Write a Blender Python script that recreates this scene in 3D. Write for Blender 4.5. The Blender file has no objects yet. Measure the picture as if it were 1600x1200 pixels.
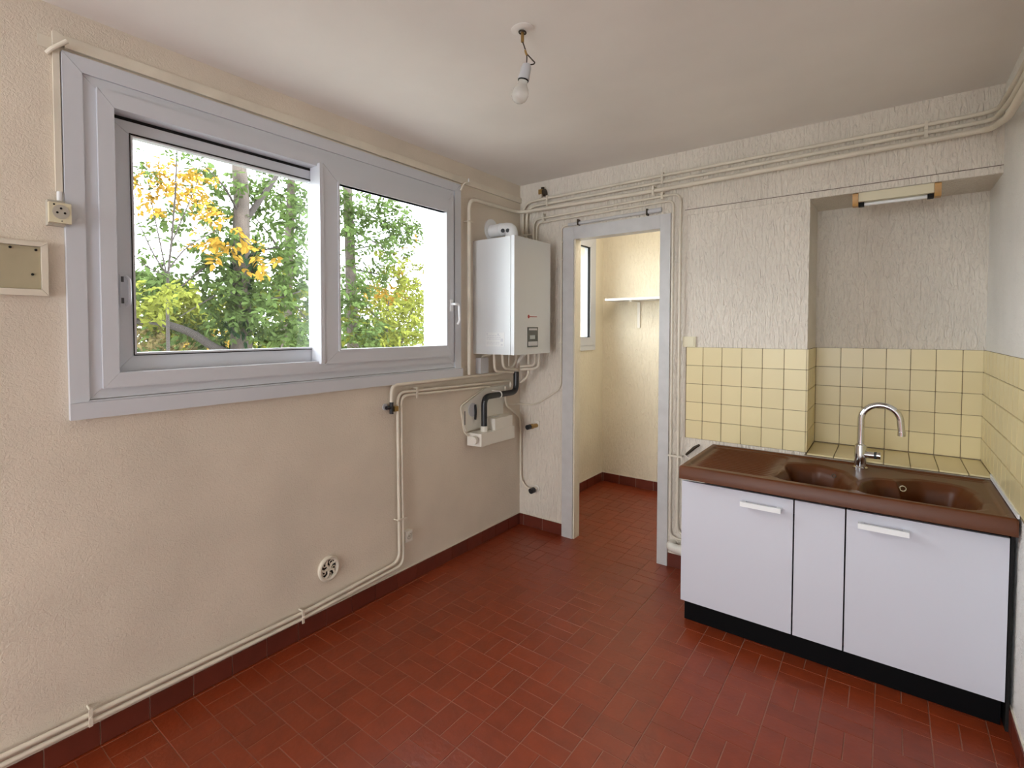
import bpy, bmesh, math, random
import numpy as np
from mathutils import Vector, Matrix
random.seed(7)
rng = np.random.default_rng(7)
sc = bpy.context.scene
COL = sc.collection

# ------------------------------------------------------------------ camera
def cam_axes(yaw, pitch, roll):
    f = Vector((math.sin(yaw)*math.cos(pitch), math.cos(yaw)*math.cos(pitch), math.sin(pitch)))
    r = Vector((math.cos(yaw), -math.sin(yaw), 0)); u = r.cross(f)
    c, s = math.cos(roll), math.sin(roll)
    return c*r+s*u, -s*r+c*u, f
CAM = Vector((2.0889, -3.2409, 1.4482)); FPX = 807.85
cr, cu, cf = cam_axes(-0.6988, -0.0313, -0.0014)
cd = bpy.data.cameras.new('camera'); cam = bpy.data.objects.new('camera', cd); COL.objects.link(cam)
m = Matrix((cr, cu, -cf)).transposed().to_4x4(); m.translation = CAM
cam.matrix_world = m
cd.sensor_fit = 'HORIZONTAL'; cd.sensor_width = 36.0; cd.lens = FPX/1600*36.0
cd.shift_x = 90.13/1600; cd.shift_y = -59.47/1600; cd.clip_start = 0.02; cd.clip_end = 200
sc.camera = cam
# ------------------------------------------------------------------ view, world, light
vs = sc.view_settings
sc.display_settings.display_device = 'sRGB'
vs.view_transform = 'Standard'; vs.look = 'None'; vs.exposure = 0.92; vs.gamma = 1.0; vs.use_curve_mapping = False
SKY = 6.0
w = bpy.data.worlds.new('overcast_sky'); sc.world = w; w.use_nodes = True
nt = w.node_tree; nt.nodes.clear()
wo = nt.nodes.new('ShaderNodeOutputWorld'); bg = nt.nodes.new('ShaderNodeBackground')
tc = nt.nodes.new('ShaderNodeTexCoord'); ns = nt.nodes.new('ShaderNodeTexNoise')
ns.inputs['Scale'].default_value = 2.2; ns.inputs['Detail'].default_value = 5
rp = nt.nodes.new('ShaderNodeValToRGB')
rp.color_ramp.elements[0].position = 0.35; rp.color_ramp.elements[0].color = (0.80, 0.90, 1.0, 1)
rp.color_ramp.elements[1].position = 0.65; rp.color_ramp.elements[1].color = (1.0, 1.0, 1.0, 1)
nt.links.new(tc.outputs['Generated'], ns.inputs['Vector']); nt.links.new(ns.outputs['Fac'], rp.inputs['Fac'])
nt.links.new(rp.outputs['Color'], bg.inputs['Color']); bg.inputs['Strength'].default_value = SKY
nt.links.new(bg.outputs[0], wo.inputs[0])

def portal(name, loc, rot, sx, sy):
    l = bpy.data.lights.new(name, 'AREA'); l.shape = 'RECTANGLE'; l.size = sx; l.size_y = sy
    l.cycles.is_portal = True
    o = bpy.data.objects.new(name, l); o.location = loc; o.rotation_euler = rot; COL.objects.link(o)
portal('window_portal', (-0.24, -1.70, 1.76), (0, math.radians(-90), 0), 1.0, 1.80)
portal('pantry_window_portal', (-0.24, 0.68, 1.78), (0, math.radians(-90), 0), 0.90, 0.95)
portal('added_rear_window_portal', (1.25, -6.96, 1.325), (math.radians(90), 0, 0), 2.10, 2.05)  # sky sampling for the added rear window

# ------------------------------------------------------------------ materials
def _mk(name):
    mt = bpy.data.materials.new(name); mt.use_nodes = True
    nt = mt.node_tree; b = nt.nodes['Principled BSDF']
    return mt, nt, b
def mat(name, col, rough=0.5, metal=0.0, vary=0.0, vscale=6.0, bump=0.0, bscale=60.0, stretch=(1,1,1), ridge=False,
        coat=0.0, trans=0.0, island=0.0, spec=0.5, dist=0.0, detail=4.0):
    mt, nt, b = _mk(name)
    L = nt.links; N = nt.nodes.new
    b.inputs['Base Color'].default_value = (*col, 1); b.inputs['Roughness'].default_value = rough
    b.inputs['Metallic'].default_value = metal; b.inputs['Coat Weight'].default_value = coat
    b.inputs['Transmission Weight'].default_value = trans; b.inputs['Specular IOR Level'].default_value = spec
    geo = N('ShaderNodeNewGeometry')
    colsock = None
    if vary > 0:
        n = N('ShaderNodeTexNoise'); n.inputs['Scale'].default_value = vscale; n.inputs['Detail'].default_value = 6
        L.new(geo.outputs['Position'], n.inputs['Vector'])
        mr = N('ShaderNodeMapRange'); mr.inputs[1].default_value = 0.25; mr.inputs[2].default_value = 0.75
        mr.inputs[3].default_value = 1-vary; mr.inputs[4].default_value = 1+vary
        L.new(n.outputs['Fac'], mr.inputs[0]); colsock = mr.outputs[0]
    if island > 0:
        oi = N('ShaderNodeObjectInfo'); ad = N('ShaderNodeMath'); ad.operation = 'ADD'
        fr = N('ShaderNodeMath'); fr.operation = 'FRACT'
        L.new(oi.outputs['Random'], ad.inputs[0]); L.new(geo.outputs['Random Per Island'], ad.inputs[1]); L.new(ad.outputs[0], fr.inputs[0])
        m2 = N('ShaderNodeMapRange'); m2.inputs[3].default_value = 1-island; m2.inputs[4].default_value = 1+island
        L.new(fr.outputs[0], m2.inputs[0])
        if colsock:
            mm = N('ShaderNodeMath'); mm.operation = 'MULTIPLY'; L.new(colsock, mm.inputs[0]); L.new(m2.outputs[0], mm.inputs[1]); colsock = mm.outputs[0]
        else: colsock = m2.outputs[0]
    if colsock:
        vm = N('ShaderNodeVectorMath'); vm.operation = 'SCALE'; vm.inputs[0].default_value = col
        L.new(colsock, vm.inputs['Scale']); L.new(vm.outputs[0], b.inputs['Base Color'])
    if bump > 0:
        mp = N('ShaderNodeMapping'); mp.inputs['Scale'].default_value = stretch
        L.new(geo.outputs['Position'], mp.inputs['Vector'])
        n = N('ShaderNodeTexNoise'); n.inputs['Scale'].default_value = bscale; n.inputs['Detail'].default_value = detail
        n.inputs['Distortion'].default_value = dist
        L.new(mp.outputs[0], n.inputs['Vector']); h = n.outputs['Fac']
        if ridge:
            a = N('ShaderNodeMath'); a.operation = 'SUBTRACT'; a.inputs[1].default_value = 0.5; L.new(h, a.inputs[0])
            c = N('ShaderNodeMath'); c.operation = 'ABSOLUTE'; L.new(a.outputs[0], c.inputs[0])
            d = N('ShaderNodeMapRange'); d.inputs[1].default_value = 0.0; d.inputs[2].default_value = 0.09
            d.inputs[3].default_value = 1; d.inputs[4].default_value = 0; L.new(c.outputs[0], d.inputs[0]); h = d.outputs[0]
        bp = N('ShaderNodeBump'); bp.inputs['Strength'].default_value = 1.0; bp.inputs['Distance'].default_value = bump
        L.new(h, bp.inputs['Height']); L.new(bp.outputs[0], b.inputs['Normal'])
    return mt
def leafmat(name, col, tr=0.35):
    mt, nt, b = _mk(name); N = nt.nodes.new; L = nt.links
    nt.nodes.remove(b)
    d = N('ShaderNodeBsdfDiffuse'); t = N('ShaderNodeBsdfTranslucent'); mx = N('ShaderNodeMixShader'); mx.inputs[0].default_value = tr
    geo = N('ShaderNodeNewGeometry'); oi = N('ShaderNodeObjectInfo'); ad = N('ShaderNodeMath'); ad.operation = 'ADD'
    fr = N('ShaderNodeMath'); fr.operation = 'FRACT'
    L.new(oi.outputs['Random'], ad.inputs[0]); L.new(geo.outputs['Random Per Island'], ad.inputs[1]); L.new(ad.outputs[0], fr.inputs[0])
    m2 = N('ShaderNodeMapRange'); m2.inputs[3].default_value = 0.55; m2.inputs[4].default_value = 1.45
    L.new(fr.outputs[0], m2.inputs[0])
    vm = N('ShaderNodeVectorMath'); vm.operation = 'SCALE'; vm.inputs[0].default_value = col
    L.new(m2.outputs[0], vm.inputs['Scale'])
    L.new(vm.outputs[0], d.inputs[0]); L.new(vm.outputs[0], t.inputs[0])
    L.new(d.outputs[0], mx.inputs[1]); L.new(t.outputs[0], mx.inputs[2])
    L.new(mx.outputs[0], nt.nodes['Material Output'].inputs[0])
    return mt
def glassmat(name, tint=(0.96, 0.98, 0.98)):
    mt, nt, b = _mk(name); N = nt.nodes.new; L = nt.links
    nt.nodes.remove(b)
    t = N('ShaderNodeBsdfTransparent'); t.inputs[0].default_value = (*tint, 1)
    g = N('ShaderNodeBsdfGlossy'); g.inputs['Roughness'].default_value = 0.0
    lw = N('ShaderNodeLayerWeight'); lw.inputs[0].default_value = 0.5
    p5 = N('ShaderNodeMath'); p5.operation = 'POWER'; p5.inputs[1].default_value = 5.0; L.new(lw.outputs['Facing'], p5.inputs[0])
    fz = N('ShaderNodeMath'); fz.operation = 'MULTIPLY_ADD'; fz.inputs[1].default_value = 0.9; fz.inputs[2].default_value = 0.04; L.new(p5.outputs[0], fz.inputs[0])
    mx = N('ShaderNodeMixShader'); L.new(fz.outputs[0], mx.inputs[0]); L.new(t.outputs[0], mx.inputs[1]); L.new(g.outputs[0], mx.inputs[2])
    L.new(mx.outputs[0], nt.nodes['Material Output'].inputs[0])
    return mt
M = {}
M['wall_left'] = mat('painted_wallpaper', (0.73, 0.64, 0.525), 0.75, vary=0.10, vscale=2.2, bump=0.0022, bscale=110, dist=1.0, detail=2.5)
M['wall_back'] = mat('embossed_wallpaper', (0.77, 0.70, 0.60), 0.7, vary=0.08, vscale=2.5, bump=0.012, bscale=62, stretch=(1.2, 1.2, 0.30), dist=1.1, detail=2.5)
M['wall_right'] = mat('painted_plaster', (0.87, 0.84, 0.79), 0.7, vary=0.06, vscale=3, bump=0.002, bscale=40, ridge=True, dist=1, detail=2)
M['pantry'] = mat('cream_wallpaper', (0.84, 0.76, 0.60), 0.7, vary=0.05, vscale=3, bump=0.011, bscale=58, stretch=(1.2, 1.2, 0.32), dist=1.1, detail=2.5)
M['ceiling'] = mat('ceiling_paint', (0.86, 0.82, 0.77), 0.8, vary=0.06, vscale=1.6)
M['pvc'] = mat('white_pvc', (0.62, 0.63, 0.67), 0.32)
M['outside'] = mat('white_render', (0.85, 0.85, 0.85), 0.8)
M['pipe'] = mat('cream_paint', (0.74, 0.67, 0.55), 0.4, vary=0.10, vscale=9)
M['door_paint'] = mat('grey_white_paint', (0.58, 0.57, 0.56), 0.4, vary=0.08, vscale=12)
M['tile'] = mat('yellow_glazed_tile', (0.76, 0.64, 0.36), 0.28, island=0.04, bump=0.0005, bscale=9, spec=0.4)
M['grout'] = mat('tile_grout', (0.27, 0.20, 0.12), 0.9)
M['red'] = mat('red_quarry_tile', (0.225, 0.035, 0.009), 0.33, spec=0.42, island=0.08, vary=0.14, vscale=14, bump=0.0012, bscale=55, detail=3)
M['red_grout'] = mat('floor_grout', (0.31, 0.15, 0.10), 0.85, vary=0.2, vscale=8)
M['skirt'] = mat('skirting_tile', (0.135, 0.028, 0.016), 0.32, island=0.12, vary=0.12, vscale=14)
M['lacquer'] = mat('white_lacquer', (0.62, 0.62, 0.68), 0.35)
M['black'] = mat('black_plinth', (0.002, 0.002, 0.0025), 0.55, spec=0.12)
M['joint_shade'] = mat('painted_joint_shade', (0.16, 0.11, 0.07), 0.9)  # flat brown for the painted shadow line over the plaster band
M['dark'] = mat('dark_gap', (0.012, 0.011, 0.010), 0.6, spec=0.2)
M['enamel'] = mat('brown_enamel', (0.108, 0.032, 0.009), 0.36, spec=0.25, vary=0.12, vscale=5)
M['chrome'] = mat('chrome', (0.72, 0.73, 0.75), 0.08, metal=1.0)
M['brass'] = mat('brass', (0.42, 0.27, 0.10), 0.35, metal=0.9)
M['olddark'] = mat('tarnished_metal', (0.05, 0.035, 0.02), 0.45, metal=0.5)
M['rubber'] = mat('black_rubber', (0.014, 0.015, 0.018), 0.35)
M['boiler'] = mat('white_boiler_enamel', (0.66, 0.67, 0.67), 0.3)
M['grey'] = mat('grey_plastic', (0.55, 0.55, 0.57), 0.4)
M['offwhite'] = mat('off_white_plastic', (0.78, 0.74, 0.66), 0.4)
M['ivory'] = mat('ivory_plastic', (0.74, 0.67, 0.47), 0.35)
M['ivory_grey'] = mat('grey_ivory_plastic', (0.50, 0.46, 0.38), 0.4)
M['white'] = mat('white_plastic', (0.86, 0.86, 0.86), 0.35)
M['hatch'] = mat('khaki_painted_metal', (0.44, 0.38, 0.25), 0.4, vary=0.06, vscale=20)
M['wood'] = mat('varnished_wood', (0.52, 0.28, 0.08), 0.4, vary=0.15, vscale=40)
M['tube'] = mat('white_tube_glass', (0.85, 0.85, 0.85), 0.15)
M['display'] = mat('display_black', (0.035, 0.04, 0.042), 0.2)
M['screen'] = mat('display_grey', (0.42, 0.46, 0.46), 0.3)
M['red_ink'] = mat('red_ink', (0.35, 0.02, 0.02), 0.5)
M['ink'] = mat('dark_ink', (0.06, 0.06, 0.065), 0.5)
M['label'] = mat('label_paper', (0.72, 0.72, 0.70), 0.5)
M['frost'] = mat('frosted_glass', (0.85, 0.83, 0.78), 0.12, trans=0.55)
M['glass'] = glassmat('window_glass')
M['bark'] = mat('bark', (0.065, 0.048, 0.038), 0.9, vary=0.35, vscale=7, bump=0.02, bscale=22, stretch=(1, 1, .3))
M['twig'] = mat('twig_bark', (0.036, 0.027, 0.023), 0.9)
M['leaf_green'] = leafmat('green_leaf', (0.072, 0.105, 0.032))
M['leaf_lime'] = leafmat('lime_leaf', (0.155, 0.165, 0.030))
M['leaf_yellow'] = leafmat('yellow_leaf', (0.30, 0.175, 0.028))
M['leaf_ivy'] = leafmat('ivy_leaf', (0.017, 0.035, 0.016), 0.2)
M['leaf_straw'] = leafmat('straw_leaf', (0.20, 0.155, 0.068))
M['grass'] = mat('pale_gravel', (0.17, 0.165, 0.13), 0.9, vary=0.3, vscale=1)

# ------------------------------------------------------------------ building helpers
ORI = {}
def setp(o, label=None, cat=None, group=None, kind=None):
    if label: o['label'] = label
    if cat: o['category'] = cat
    if group: o['group'] = group
    if kind: o['kind'] = kind
    return o
def thing(name, label, cat, loc, group=None):
    o = bpy.data.objects.new(name, None); COL.objects.link(o); o.empty_display_size = 0.05
    o.location = loc; ORI[o] = Vector(loc)
    return setp(o, label, cat, group)
def obj(name, bm, mt, parent=None, bevel=0.0, seg=1, smooth=True, origin=None, ang=35, **kw):
    if bevel > 0:
        es = [e for e in bm.edges if len(e.link_faces) == 2 and e.calc_face_angle(0) > 0.5]
        bmesh.ops.bevel(bm, geom=es, offset=bevel, segments=seg, profile=0.5, affect='EDGES', clamp_overlap=True)
    bmesh.ops.recalc_face_normals(bm, faces=bm.faces)
    if parent is not None: base = ORI[parent].copy()
    else: base = Vector((0, 0, 0))
    if origin is None:
        if parent is None and kw.get('kind') != 'structure':
            xs = [v.co for v in bm.verts]
            o0 = Vector(((min(p.x for p in xs)+max(p.x for p in xs))/2, (min(p.y for p in xs)+max(p.y for p in xs))/2, min(p.z for p in xs)))
        else: o0 = base.copy()
    else: o0 = Vector(origin)
    bmesh.ops.translate(bm, verts=bm.verts, vec=-o0)
    me = bpy.data.meshes.new(name); bm.to_mesh(me); bm.free()
    me.materials.append(M[mt] if isinstance(mt, str) else mt)
    if smooth:
        me.polygons.foreach_set('use_smooth', [True]*len(me.polygons)); me.set_sharp_from_angle(angle=math.radians(ang))
    o = bpy.data.objects.new(name, me); COL.objects.link(o)
    if parent is not None: o.parent = parent
    o.location = o0-base; ORI[o] = o0
    return setp(o, **kw)
def link(name, me, loc, parent, rot=(0, 0, 0), **kw):
    o = bpy.data.objects.new(name, me); COL.objects.link(o)
    o.parent = parent; o.location = Vector(loc)-ORI[parent]; o.rotation_euler = rot
    return setp(o, **kw)
def B(): return bmesh.new()
def box(bm, x0, x1, y0, y1, z0, z1):
    v = [bm.verts.new(p) for p in ((x0,y0,z0),(x1,y0,z0),(x1,y1,z0),(x0,y1,z0),(x0,y0,z1),(x1,y0,z1),(x1,y1,z1),(x0,y1,z1))]
    for f in ((0,3,2,1),(4,5,6,7),(0,1,5,4),(1,2,6,5),(2,3,7,6),(3,0,4,7)): bm.faces.new([v[i] for i in f])
    return bm
def bx(*a): return box(B(), *a)
def prism(bm, poly, axis, a0, a1):
    def P(q, a):
        if axis == 'x': return (a, q[0], q[1])
        if axis == 'y': return (q[0], a, q[1])
        return (q[0], q[1], a)
    lo = [bm.verts.new(P(q, a0)) for q in poly]; hi = [bm.verts.new(P(q, a1)) for q in poly]
    bm.faces.new(lo[::-1]); bm.faces.new(hi); n = len(poly)
    for i in range(n): bm.faces.new((lo[i], lo[(i+1) % n], hi[(i+1) % n], hi[i]))
    return bm
def fillet(pts, r, seg=6):
    pts = [Vector(p) for p in pts]; out = [pts[0]]
    for i in range(1, len(pts)-1):
        a, b, c = pts[i-1], pts[i], pts[i+1]
        rr = min(r, (a-b).length*0.49, (c-b).length*0.49)
        p, q = b+(a-b).normalized()*rr, b+(c-b).normalized()*rr
        for k in range(seg+1):
            t = k/seg; out.append(p*(1-t)**2 + b*2*t*(1-t) + q*t*t)
    out.append(pts[-1]); return out
def sweep(bm, path, r, n=10, cap=True):
    path = [Vector(p) for p in path]
    clean = [path[0]]
    rs = r if isinstance(r, (list, tuple)) else [r]*len(path)
    rr = [rs[0]]
    for p, q in zip(path[1:], rs[1:]):
        if (p-clean[-1]).length > 1e-5: clean.append(p); rr.append(q)
    path = clean
    t0 = (path[1]-path[0]).normalized()
    u = t0.cross(Vector((0.13, 0.37, 0.92)))
    if u.length < 1e-3: u = t0.cross(Vector((1, 0, 0)))
    u.normalize(); rings = []
    for i, p in enumerate(path):
        if i == 0: t = t0
        elif i == len(path)-1: t = (path[i]-path[i-1]).normalized()
        else: t = ((path[i+1]-path[i]).normalized()+(path[i]-path[i-1]).normalized()).normalized()
        u = (u-t*u.dot(t)).normalized(); v = t.cross(u)
        rings.append([bm.verts.new(p+(u*math.cos(2*math.pi*k/n)+v*math.sin(2*math.pi*k/n))*rr[i]) for k in range(n)])
    for a, b in zip(rings, rings[1:]):
        for k in range(n): bm.faces.new((a[k], a[(k+1) % n], b[(k+1) % n], b[k]))
    if cap: bm.faces.new(rings[0][::-1]); bm.faces.new(rings[-1])
    return bm
def tube(pts, r, f=0.03, n=10, bm=None): return sweep(bm or B(), fillet(pts, f), r, n)
def lathe(bm, prof, c, axis=(0, 0, 1), n=20):
    ax = Vector(axis).normalized(); u = ax.cross(Vector((0.3, 0.9, 0.2))).normalized(); v = ax.cross(u); c = Vector(c)
    rings = []
    for r, h in prof:
        r = max(r, 1e-4)
        rings.append([bm.verts.new(c+ax*h+(u*math.cos(2*math.pi*k/n)+v*math.sin(2*math.pi*k/n))*r) for k in range(n)])
    for a, b in zip(rings, rings[1:]):
        for k in range(n): bm.faces.new((a[k], a[(k+1) % n], b[(k+1) % n], b[k]))
    bm.faces.new(rings[0][::-1]); bm.faces.new(rings[-1]); return bm
def cyl(c, r, h, axis=(0, 0, 1), n=18, bm=None): return lathe(bm or B(), [(r, 0), (r, h)], c, axis, n)
def ring4(bm, y0, y1, z0, z1, wl, wr, wb, wt, x0, x1, g=0.0006):
    Y0, Y1, Z0, Z1 = y0+wl, y1-wr, z0+wb, z1-wt
    prism(bm, [(y0, z0+g), (Y0, Z0+g), (Y0, Z1-g), (y0, z1-g)], 'x', x0, x1)
    prism(bm, [(y1, z0+g), (y1, z1-g), (Y1, Z1-g), (Y1, Z0+g)], 'x', x0, x1)
    prism(bm, [(y0+g, z1), (Y0+g, Z1), (Y1-g, Z1), (y1-g, z1)], 'x', x0, x1)
    prism(bm, [(y0+g, z0), (y1-g, z0), (Y1-g, Z0), (Y0+g, Z0)], 'x', x0, x1)
    return bm
def panel_holes(bm, axis, a0, a1, u0, u1, v0, v1, holes):
    """a slab (thickness a0..a1 on axis 'x' or 'y') with rectangular holes given as (u0,u1,v0,v1)"""
    us = sorted({u0, u1, *[h[0] for h in holes], *[h[1] for h in holes]}); vv = sorted({v0, v1, *[h[2] for h in holes], *[h[3] for h in holes]})
    solid = lambda i, j: 0 <= i < len(us)-1 and 0 <= j < len(vv)-1 and not any(h[0]-1e-6 < (us[i]+us[i+1])/2 < h[1] and h[2] < (vv[j]+vv[j+1])/2 < h[3] for h in holes)
    cache = {}
    def V(a, i, j):
        k = (a, i, j)
        if k not in cache: cache[k] = bm.verts.new((a, us[i], vv[j]) if axis == 'x' else (us[i], a, vv[j]))
        return cache[k]
    for i in range(len(us)-1):
        for j in range(len(vv)-1):
            if not solid(i, j): continue
            for a in (a0, a1): bm.faces.new((V(a,i,j), V(a,i+1,j), V(a,i+1,j+1), V(a,i,j+1)))
            if not solid(i-1, j): bm.faces.new((V(a0,i,j), V(a1,i,j), V(a1,i,j+1), V(a0,i,j+1)))
            if not solid(i+1, j): bm.faces.new((V(a0,i+1,j), V(a1,i+1,j), V(a1,i+1,j+1), V(a0,i+1,j+1)))
            if not solid(i, j-1): bm.faces.new((V(a0,i,j), V(a1,i,j), V(a1,i+1,j), V(a0,i+1,j)))
            if not solid(i, j+1): bm.faces.new((V(a0,i,j+1), V(a1,i,j+1), V(a1,i+1,j+1), V(a0,i+1,j+1)))
    return bm
S = 'structure'
WX = 2.4535; H = 2.5; YR = -6.8; PB = 1.44
XN, DN, ZN0, ZN1 = 1.7655, 0.37, 0.800, 2.119
# ------------------------------------------------------------------ room shell
obj('ceiling', bx(-0.20, WX+0.15, YR-0.15, PB+0.12, H, H+0.12), 'ceiling', kind=S, smooth=False)
obj('wall_left', panel_holes(B(), 'x', -0.20, 0, YR-0.15, PB+0.12, -0.1, H, [(-2.64, -0.80, 1.22, 2.28), (0.22, 1.15, 1.33, 2.23)]), 'wall_left', kind=S, smooth=False)
obj('wall_outside', panel_holes(B(), 'x', -0.215, -0.201, YR-0.15, PB+0.5, -3, H+0.5, [(-2.66, -0.805, 1.20, 2.30), (0.20, 1.17, 1.31, 2.25)]), 'outside', kind=S, smooth=False)
bm = B(); box(bm, -0.216, -0.073, -0.804, -0.7985, 1.225, 2.275); box(bm, -0.216, -0.073, -2.642, -2.634, 1.225, 2.275)
obj('trim_1', bm, 'outside', kind=S, smooth=False, label='white outer window reveal beside the right sash')
bb = panel_holes(B(), 'y', 0, 0.06, 0, 1.2, -0.1, H, [(0.385, 1.045, -0.2, 2.10)])
box(bb, 1.2, XN, 0, 0.5, -0.1, H); box(bb, XN, WX, 0, 0.5, ZN1, H); box(bb, XN, WX, DN, 0.5, -0.1, ZN1); box(bb, XN, WX, 0, DN, -0.1, ZN0-0.012)
wall_back = obj('wall_back', bb, 'wall_back', kind=S, smooth=False)
wall_right = obj('wall_right', bx(WX, WX+0.15, YR-0.15, 0.5, -0.1, H), 'wall_right', kind=S, smooth=False)
obj('wall_rear', panel_holes(B(), 'y', YR-0.15, YR, 0, WX, -0.1, H, [(0.20, 2.30, 0.30, 2.35)]), 'wall_right', kind=S, smooth=False)  # opening for the added rear window
pb = bx(0, 1.35, PB, PB+0.12, -0.1, H); box(pb, 1.2, 1.35, 0.5, PB, -0.1, H); box(pb, 1.17, 1.2, 0.0605, PB, 0, H)
obj('wall_pantry', pb, 'pantry', kind=S, smooth=False)
# pantry side of the outer wall is painted cream: a thin skim in front of it
obj('wall_pantry_left', panel_holes(B(), 'x', 0.0, 0.004, 0.0605, PB, 0, H, [(0.22, 1.15, 1.33, 2.23)]), 'pantry', kind=S, smooth=False)

# ------------------------------------------------------------------ floor: basket-weave quarry tiles
floor = obj('floor', bx(-0.16, WX+0.15, YR-0.15, PB+0.12, -0.10, -0.0016), 'red_grout', kind=S, smooth=False)
SC = 0.158; FX, FY = 0.0201, -2.6879
tile_cells = []
def tile_mesh(lx, ly, name):
    b = bx(-lx/2, lx/2, -ly/2, ly/2, -0.008, 0)
    es = [e for e in b.edges if all(v.co.z > -0.001 for v in e.verts)]
    bmesh.ops.bevel(b, geom=es, offset=0.0012, segments=1, affect='EDGES')
    me = bpy.data.meshes.new(name); b.to_mesh(me); b.free(); me.materials.append(M['red']); return me
G = 0.0024
tmx = tile_mesh(SC-G, SC/2-G, 'floor_tile'); tmy = tile_mesh(SC/2-G, SC-G, 'floor_tile')
def clipbox(cx, cy, lx, ly, reg):
    x0, x1, y0, y1 = max(cx-lx/2, reg[0]), min(cx+lx/2, reg[1]), max(cy-ly/2, reg[2]), min(cy+ly/2, reg[3])
    return (x0, x1, y0, y1) if x1-x0 > 0.008 and y1-y0 > 0.008 else None
regs = [(0.0, WX, YR, 0.0), (0.39, 1.04, 0.0, 0.0605), (0.004, 1.17, 0.0605, PB)]
def screen(p):
    d = Vector(p)-CAM; z = d.dot(cf)
    if z < 0.1: return None
    return (800-90.1+FPX*d.dot(cr)/z, 600-59.5-FPX*d.dot(cu)/z, z)
tl = []
for i in range(-1, 17):
    for j in range(-28, 28):
        x0, y0 = FX+i*SC, FY+j*SC
        if (i+j) % 2 == 0: tt = [(x0+SC*.25, y0+SC*.5, SC/2-G, SC-G, 1), (x0+SC*.75, y0+SC*.5, SC/2-G, SC-G, 1)]
        else: tt = [(x0+SC*.5, y0+SC*.25, SC-G, SC/2-G, 0), (x0+SC*.5, y0+SC*.75, SC-G, SC/2-G, 0)]
        for cx, cy, lx, ly, k in tt:
            for rg in regs:
                c = clipbox(cx, cy, lx, ly, rg)
                if not c: continue
                full = abs((c[1]-c[0])-lx) < 1e-4 and abs((c[3]-c[2])-ly) < 1e-4
                sp = screen((cx, cy, 0)); vis = bool(sp and -30 < sp[0] < 1630 and sp[1] < 1240) and not (cx > 1.34 and cy > -0.53)
                tl.append((0 if vis else 1, sp[2] if sp else 99, c, full, k))
tl.sort(key=lambda t: (t[0], t[1])); rest = B(); nsep = 0
for v, dpt, c, full, k in tl:
    cx, cy = (c[0]+c[1])/2, (c[2]+c[3])/2
    dz = random.uniform(-0.0004, 0.0004); rt = (random.gauss(0, .0035), random.gauss(0, .0035), 0)
    if v == 0 and nsep < 298:
        me = (tmy if k else tmx) if full else tile_mesh(c[1]-c[0], c[3]-c[2], 'floor_tile')
        link('floor_tile', me, (cx, cy, dz), floor, rt); nsep += 1
    else:
        b = rest; n0 = len(b.verts); box(b, c[0], c[1], c[2], c[3], -0.008, dz)
obj('floor_tiles_far', rest, 'red', floor, bevel=0.0010, kind='stuff', smooth=False)

# ------------------------------------------------------------------ skirting tiles
def skirt(name, axis, fixed, out, a0, a1, start, h=0.083, t=0.009):
    """axis 'y': runs along y at x=fixed, sticks out by out*t"""
    lo, hi = sorted((fixed, fixed+out*0.005))
    st = obj(name, bx(lo, hi, a0, a1, 0, h+0.006) if axis == 'y' else bx(a0, a1, lo, hi, 0, h+0.006), 'pipe', kind=S, smooth=False)
    lo, hi = sorted((fixed+out*0.002, fixed+out*t)); k = math.floor((a0-start)/SC); cache = {}
    while start+k*SC < a1:
        p0, p1 = max(a0, start+k*SC)+0.001, min(a1, start+(k+1)*SC)-0.001; k += 1
        if p1-p0 < 0.01: continue
        key = round(p1-p0, 4)
        if key not in cache:
            L = (p1-p0)/2
            b = bx((lo-hi)/2, (hi-lo)/2, -L, L, 0.001, h) if axis == 'y' else bx(-L, L, (lo-hi)/2, (hi-lo)/2, 0.001, h)
            bmesh.ops.bevel(b, geom=b.edges[:], offset=0.0015, segments=1, affect='EDGES')
            me = bpy.data.meshes.new('skirting_tile'); b.to_mesh(me); b.free(); me.materials.append(M['skirt']); cache[key] = me
        c = (p0+p1)/2
        link('skirting_tile', cache[key], ((lo+hi)/2, c, 0) if axis == 'y' else (c, (lo+hi)/2, 0), st)
skirt('baseboard_left', 'y', 0.0, 1, YR, -0.0095, FY)
skirt('baseboard_back', 'x', 0.0, -1, 0.0005, 0.356, 0.04)
skirt('baseboard_back_2', 'x', 0.0, -1, 1.075, 1.32, 1.075)
skirt('baseboard_right', 'y', WX, -1, YR, -0.545, FY)
skirt('baseboard_pantry_left', 'y', 0.0045, 1, 0.062, PB-0.0105, FY)
skirt('baseboard_pantry_back', 'x', PB, -1, 0.0045, 1.168, 0.02)

# ------------------------------------------------------------------ yellow wall tiles
TW, TH, TT = 0.1005, 0.108, 0.006; ZT = 1.344
def tmesh(dx, dy, dz, cache={}):
    key = (round(dx, 4), round(dy, 4), round(dz, 4))
    if key not in cache:
        b = bx(-dx/2, dx/2, -dy/2, dy/2, -dz/2, dz/2)
        bmesh.ops.bevel(b, geom=b.edges[:], offset=0.0016, segments=2, affect='EDGES')
        me = bpy.data.meshes.new('wall_tile'); b.to_mesh(me); b.free(); me.materials.append(M['tile'])
        me.polygons.foreach_set('use_smooth', [True]*len(me.polygons)); me.set_sharp_from_angle(angle=math.radians(50))
        cache[key] = me
    return cache[key]
def wtile(x0, x1, y0, y1, z0, z1, parent, g=0.0014):
    ex = [x1-x0, y1-y0, z1-z0]; thin = ex.index(min(ex))
    d = [e if i == thin else e-2*g for i, e in enumerate(ex)]
    j = [random.gauss(0, .004) if i != thin else 0 for i in range(3)]
    link('wall_tile', tmesh(*d), ((x0+x1)/2, (y0+y1)/2, (z0+z1)/2), parent, j)
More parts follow.
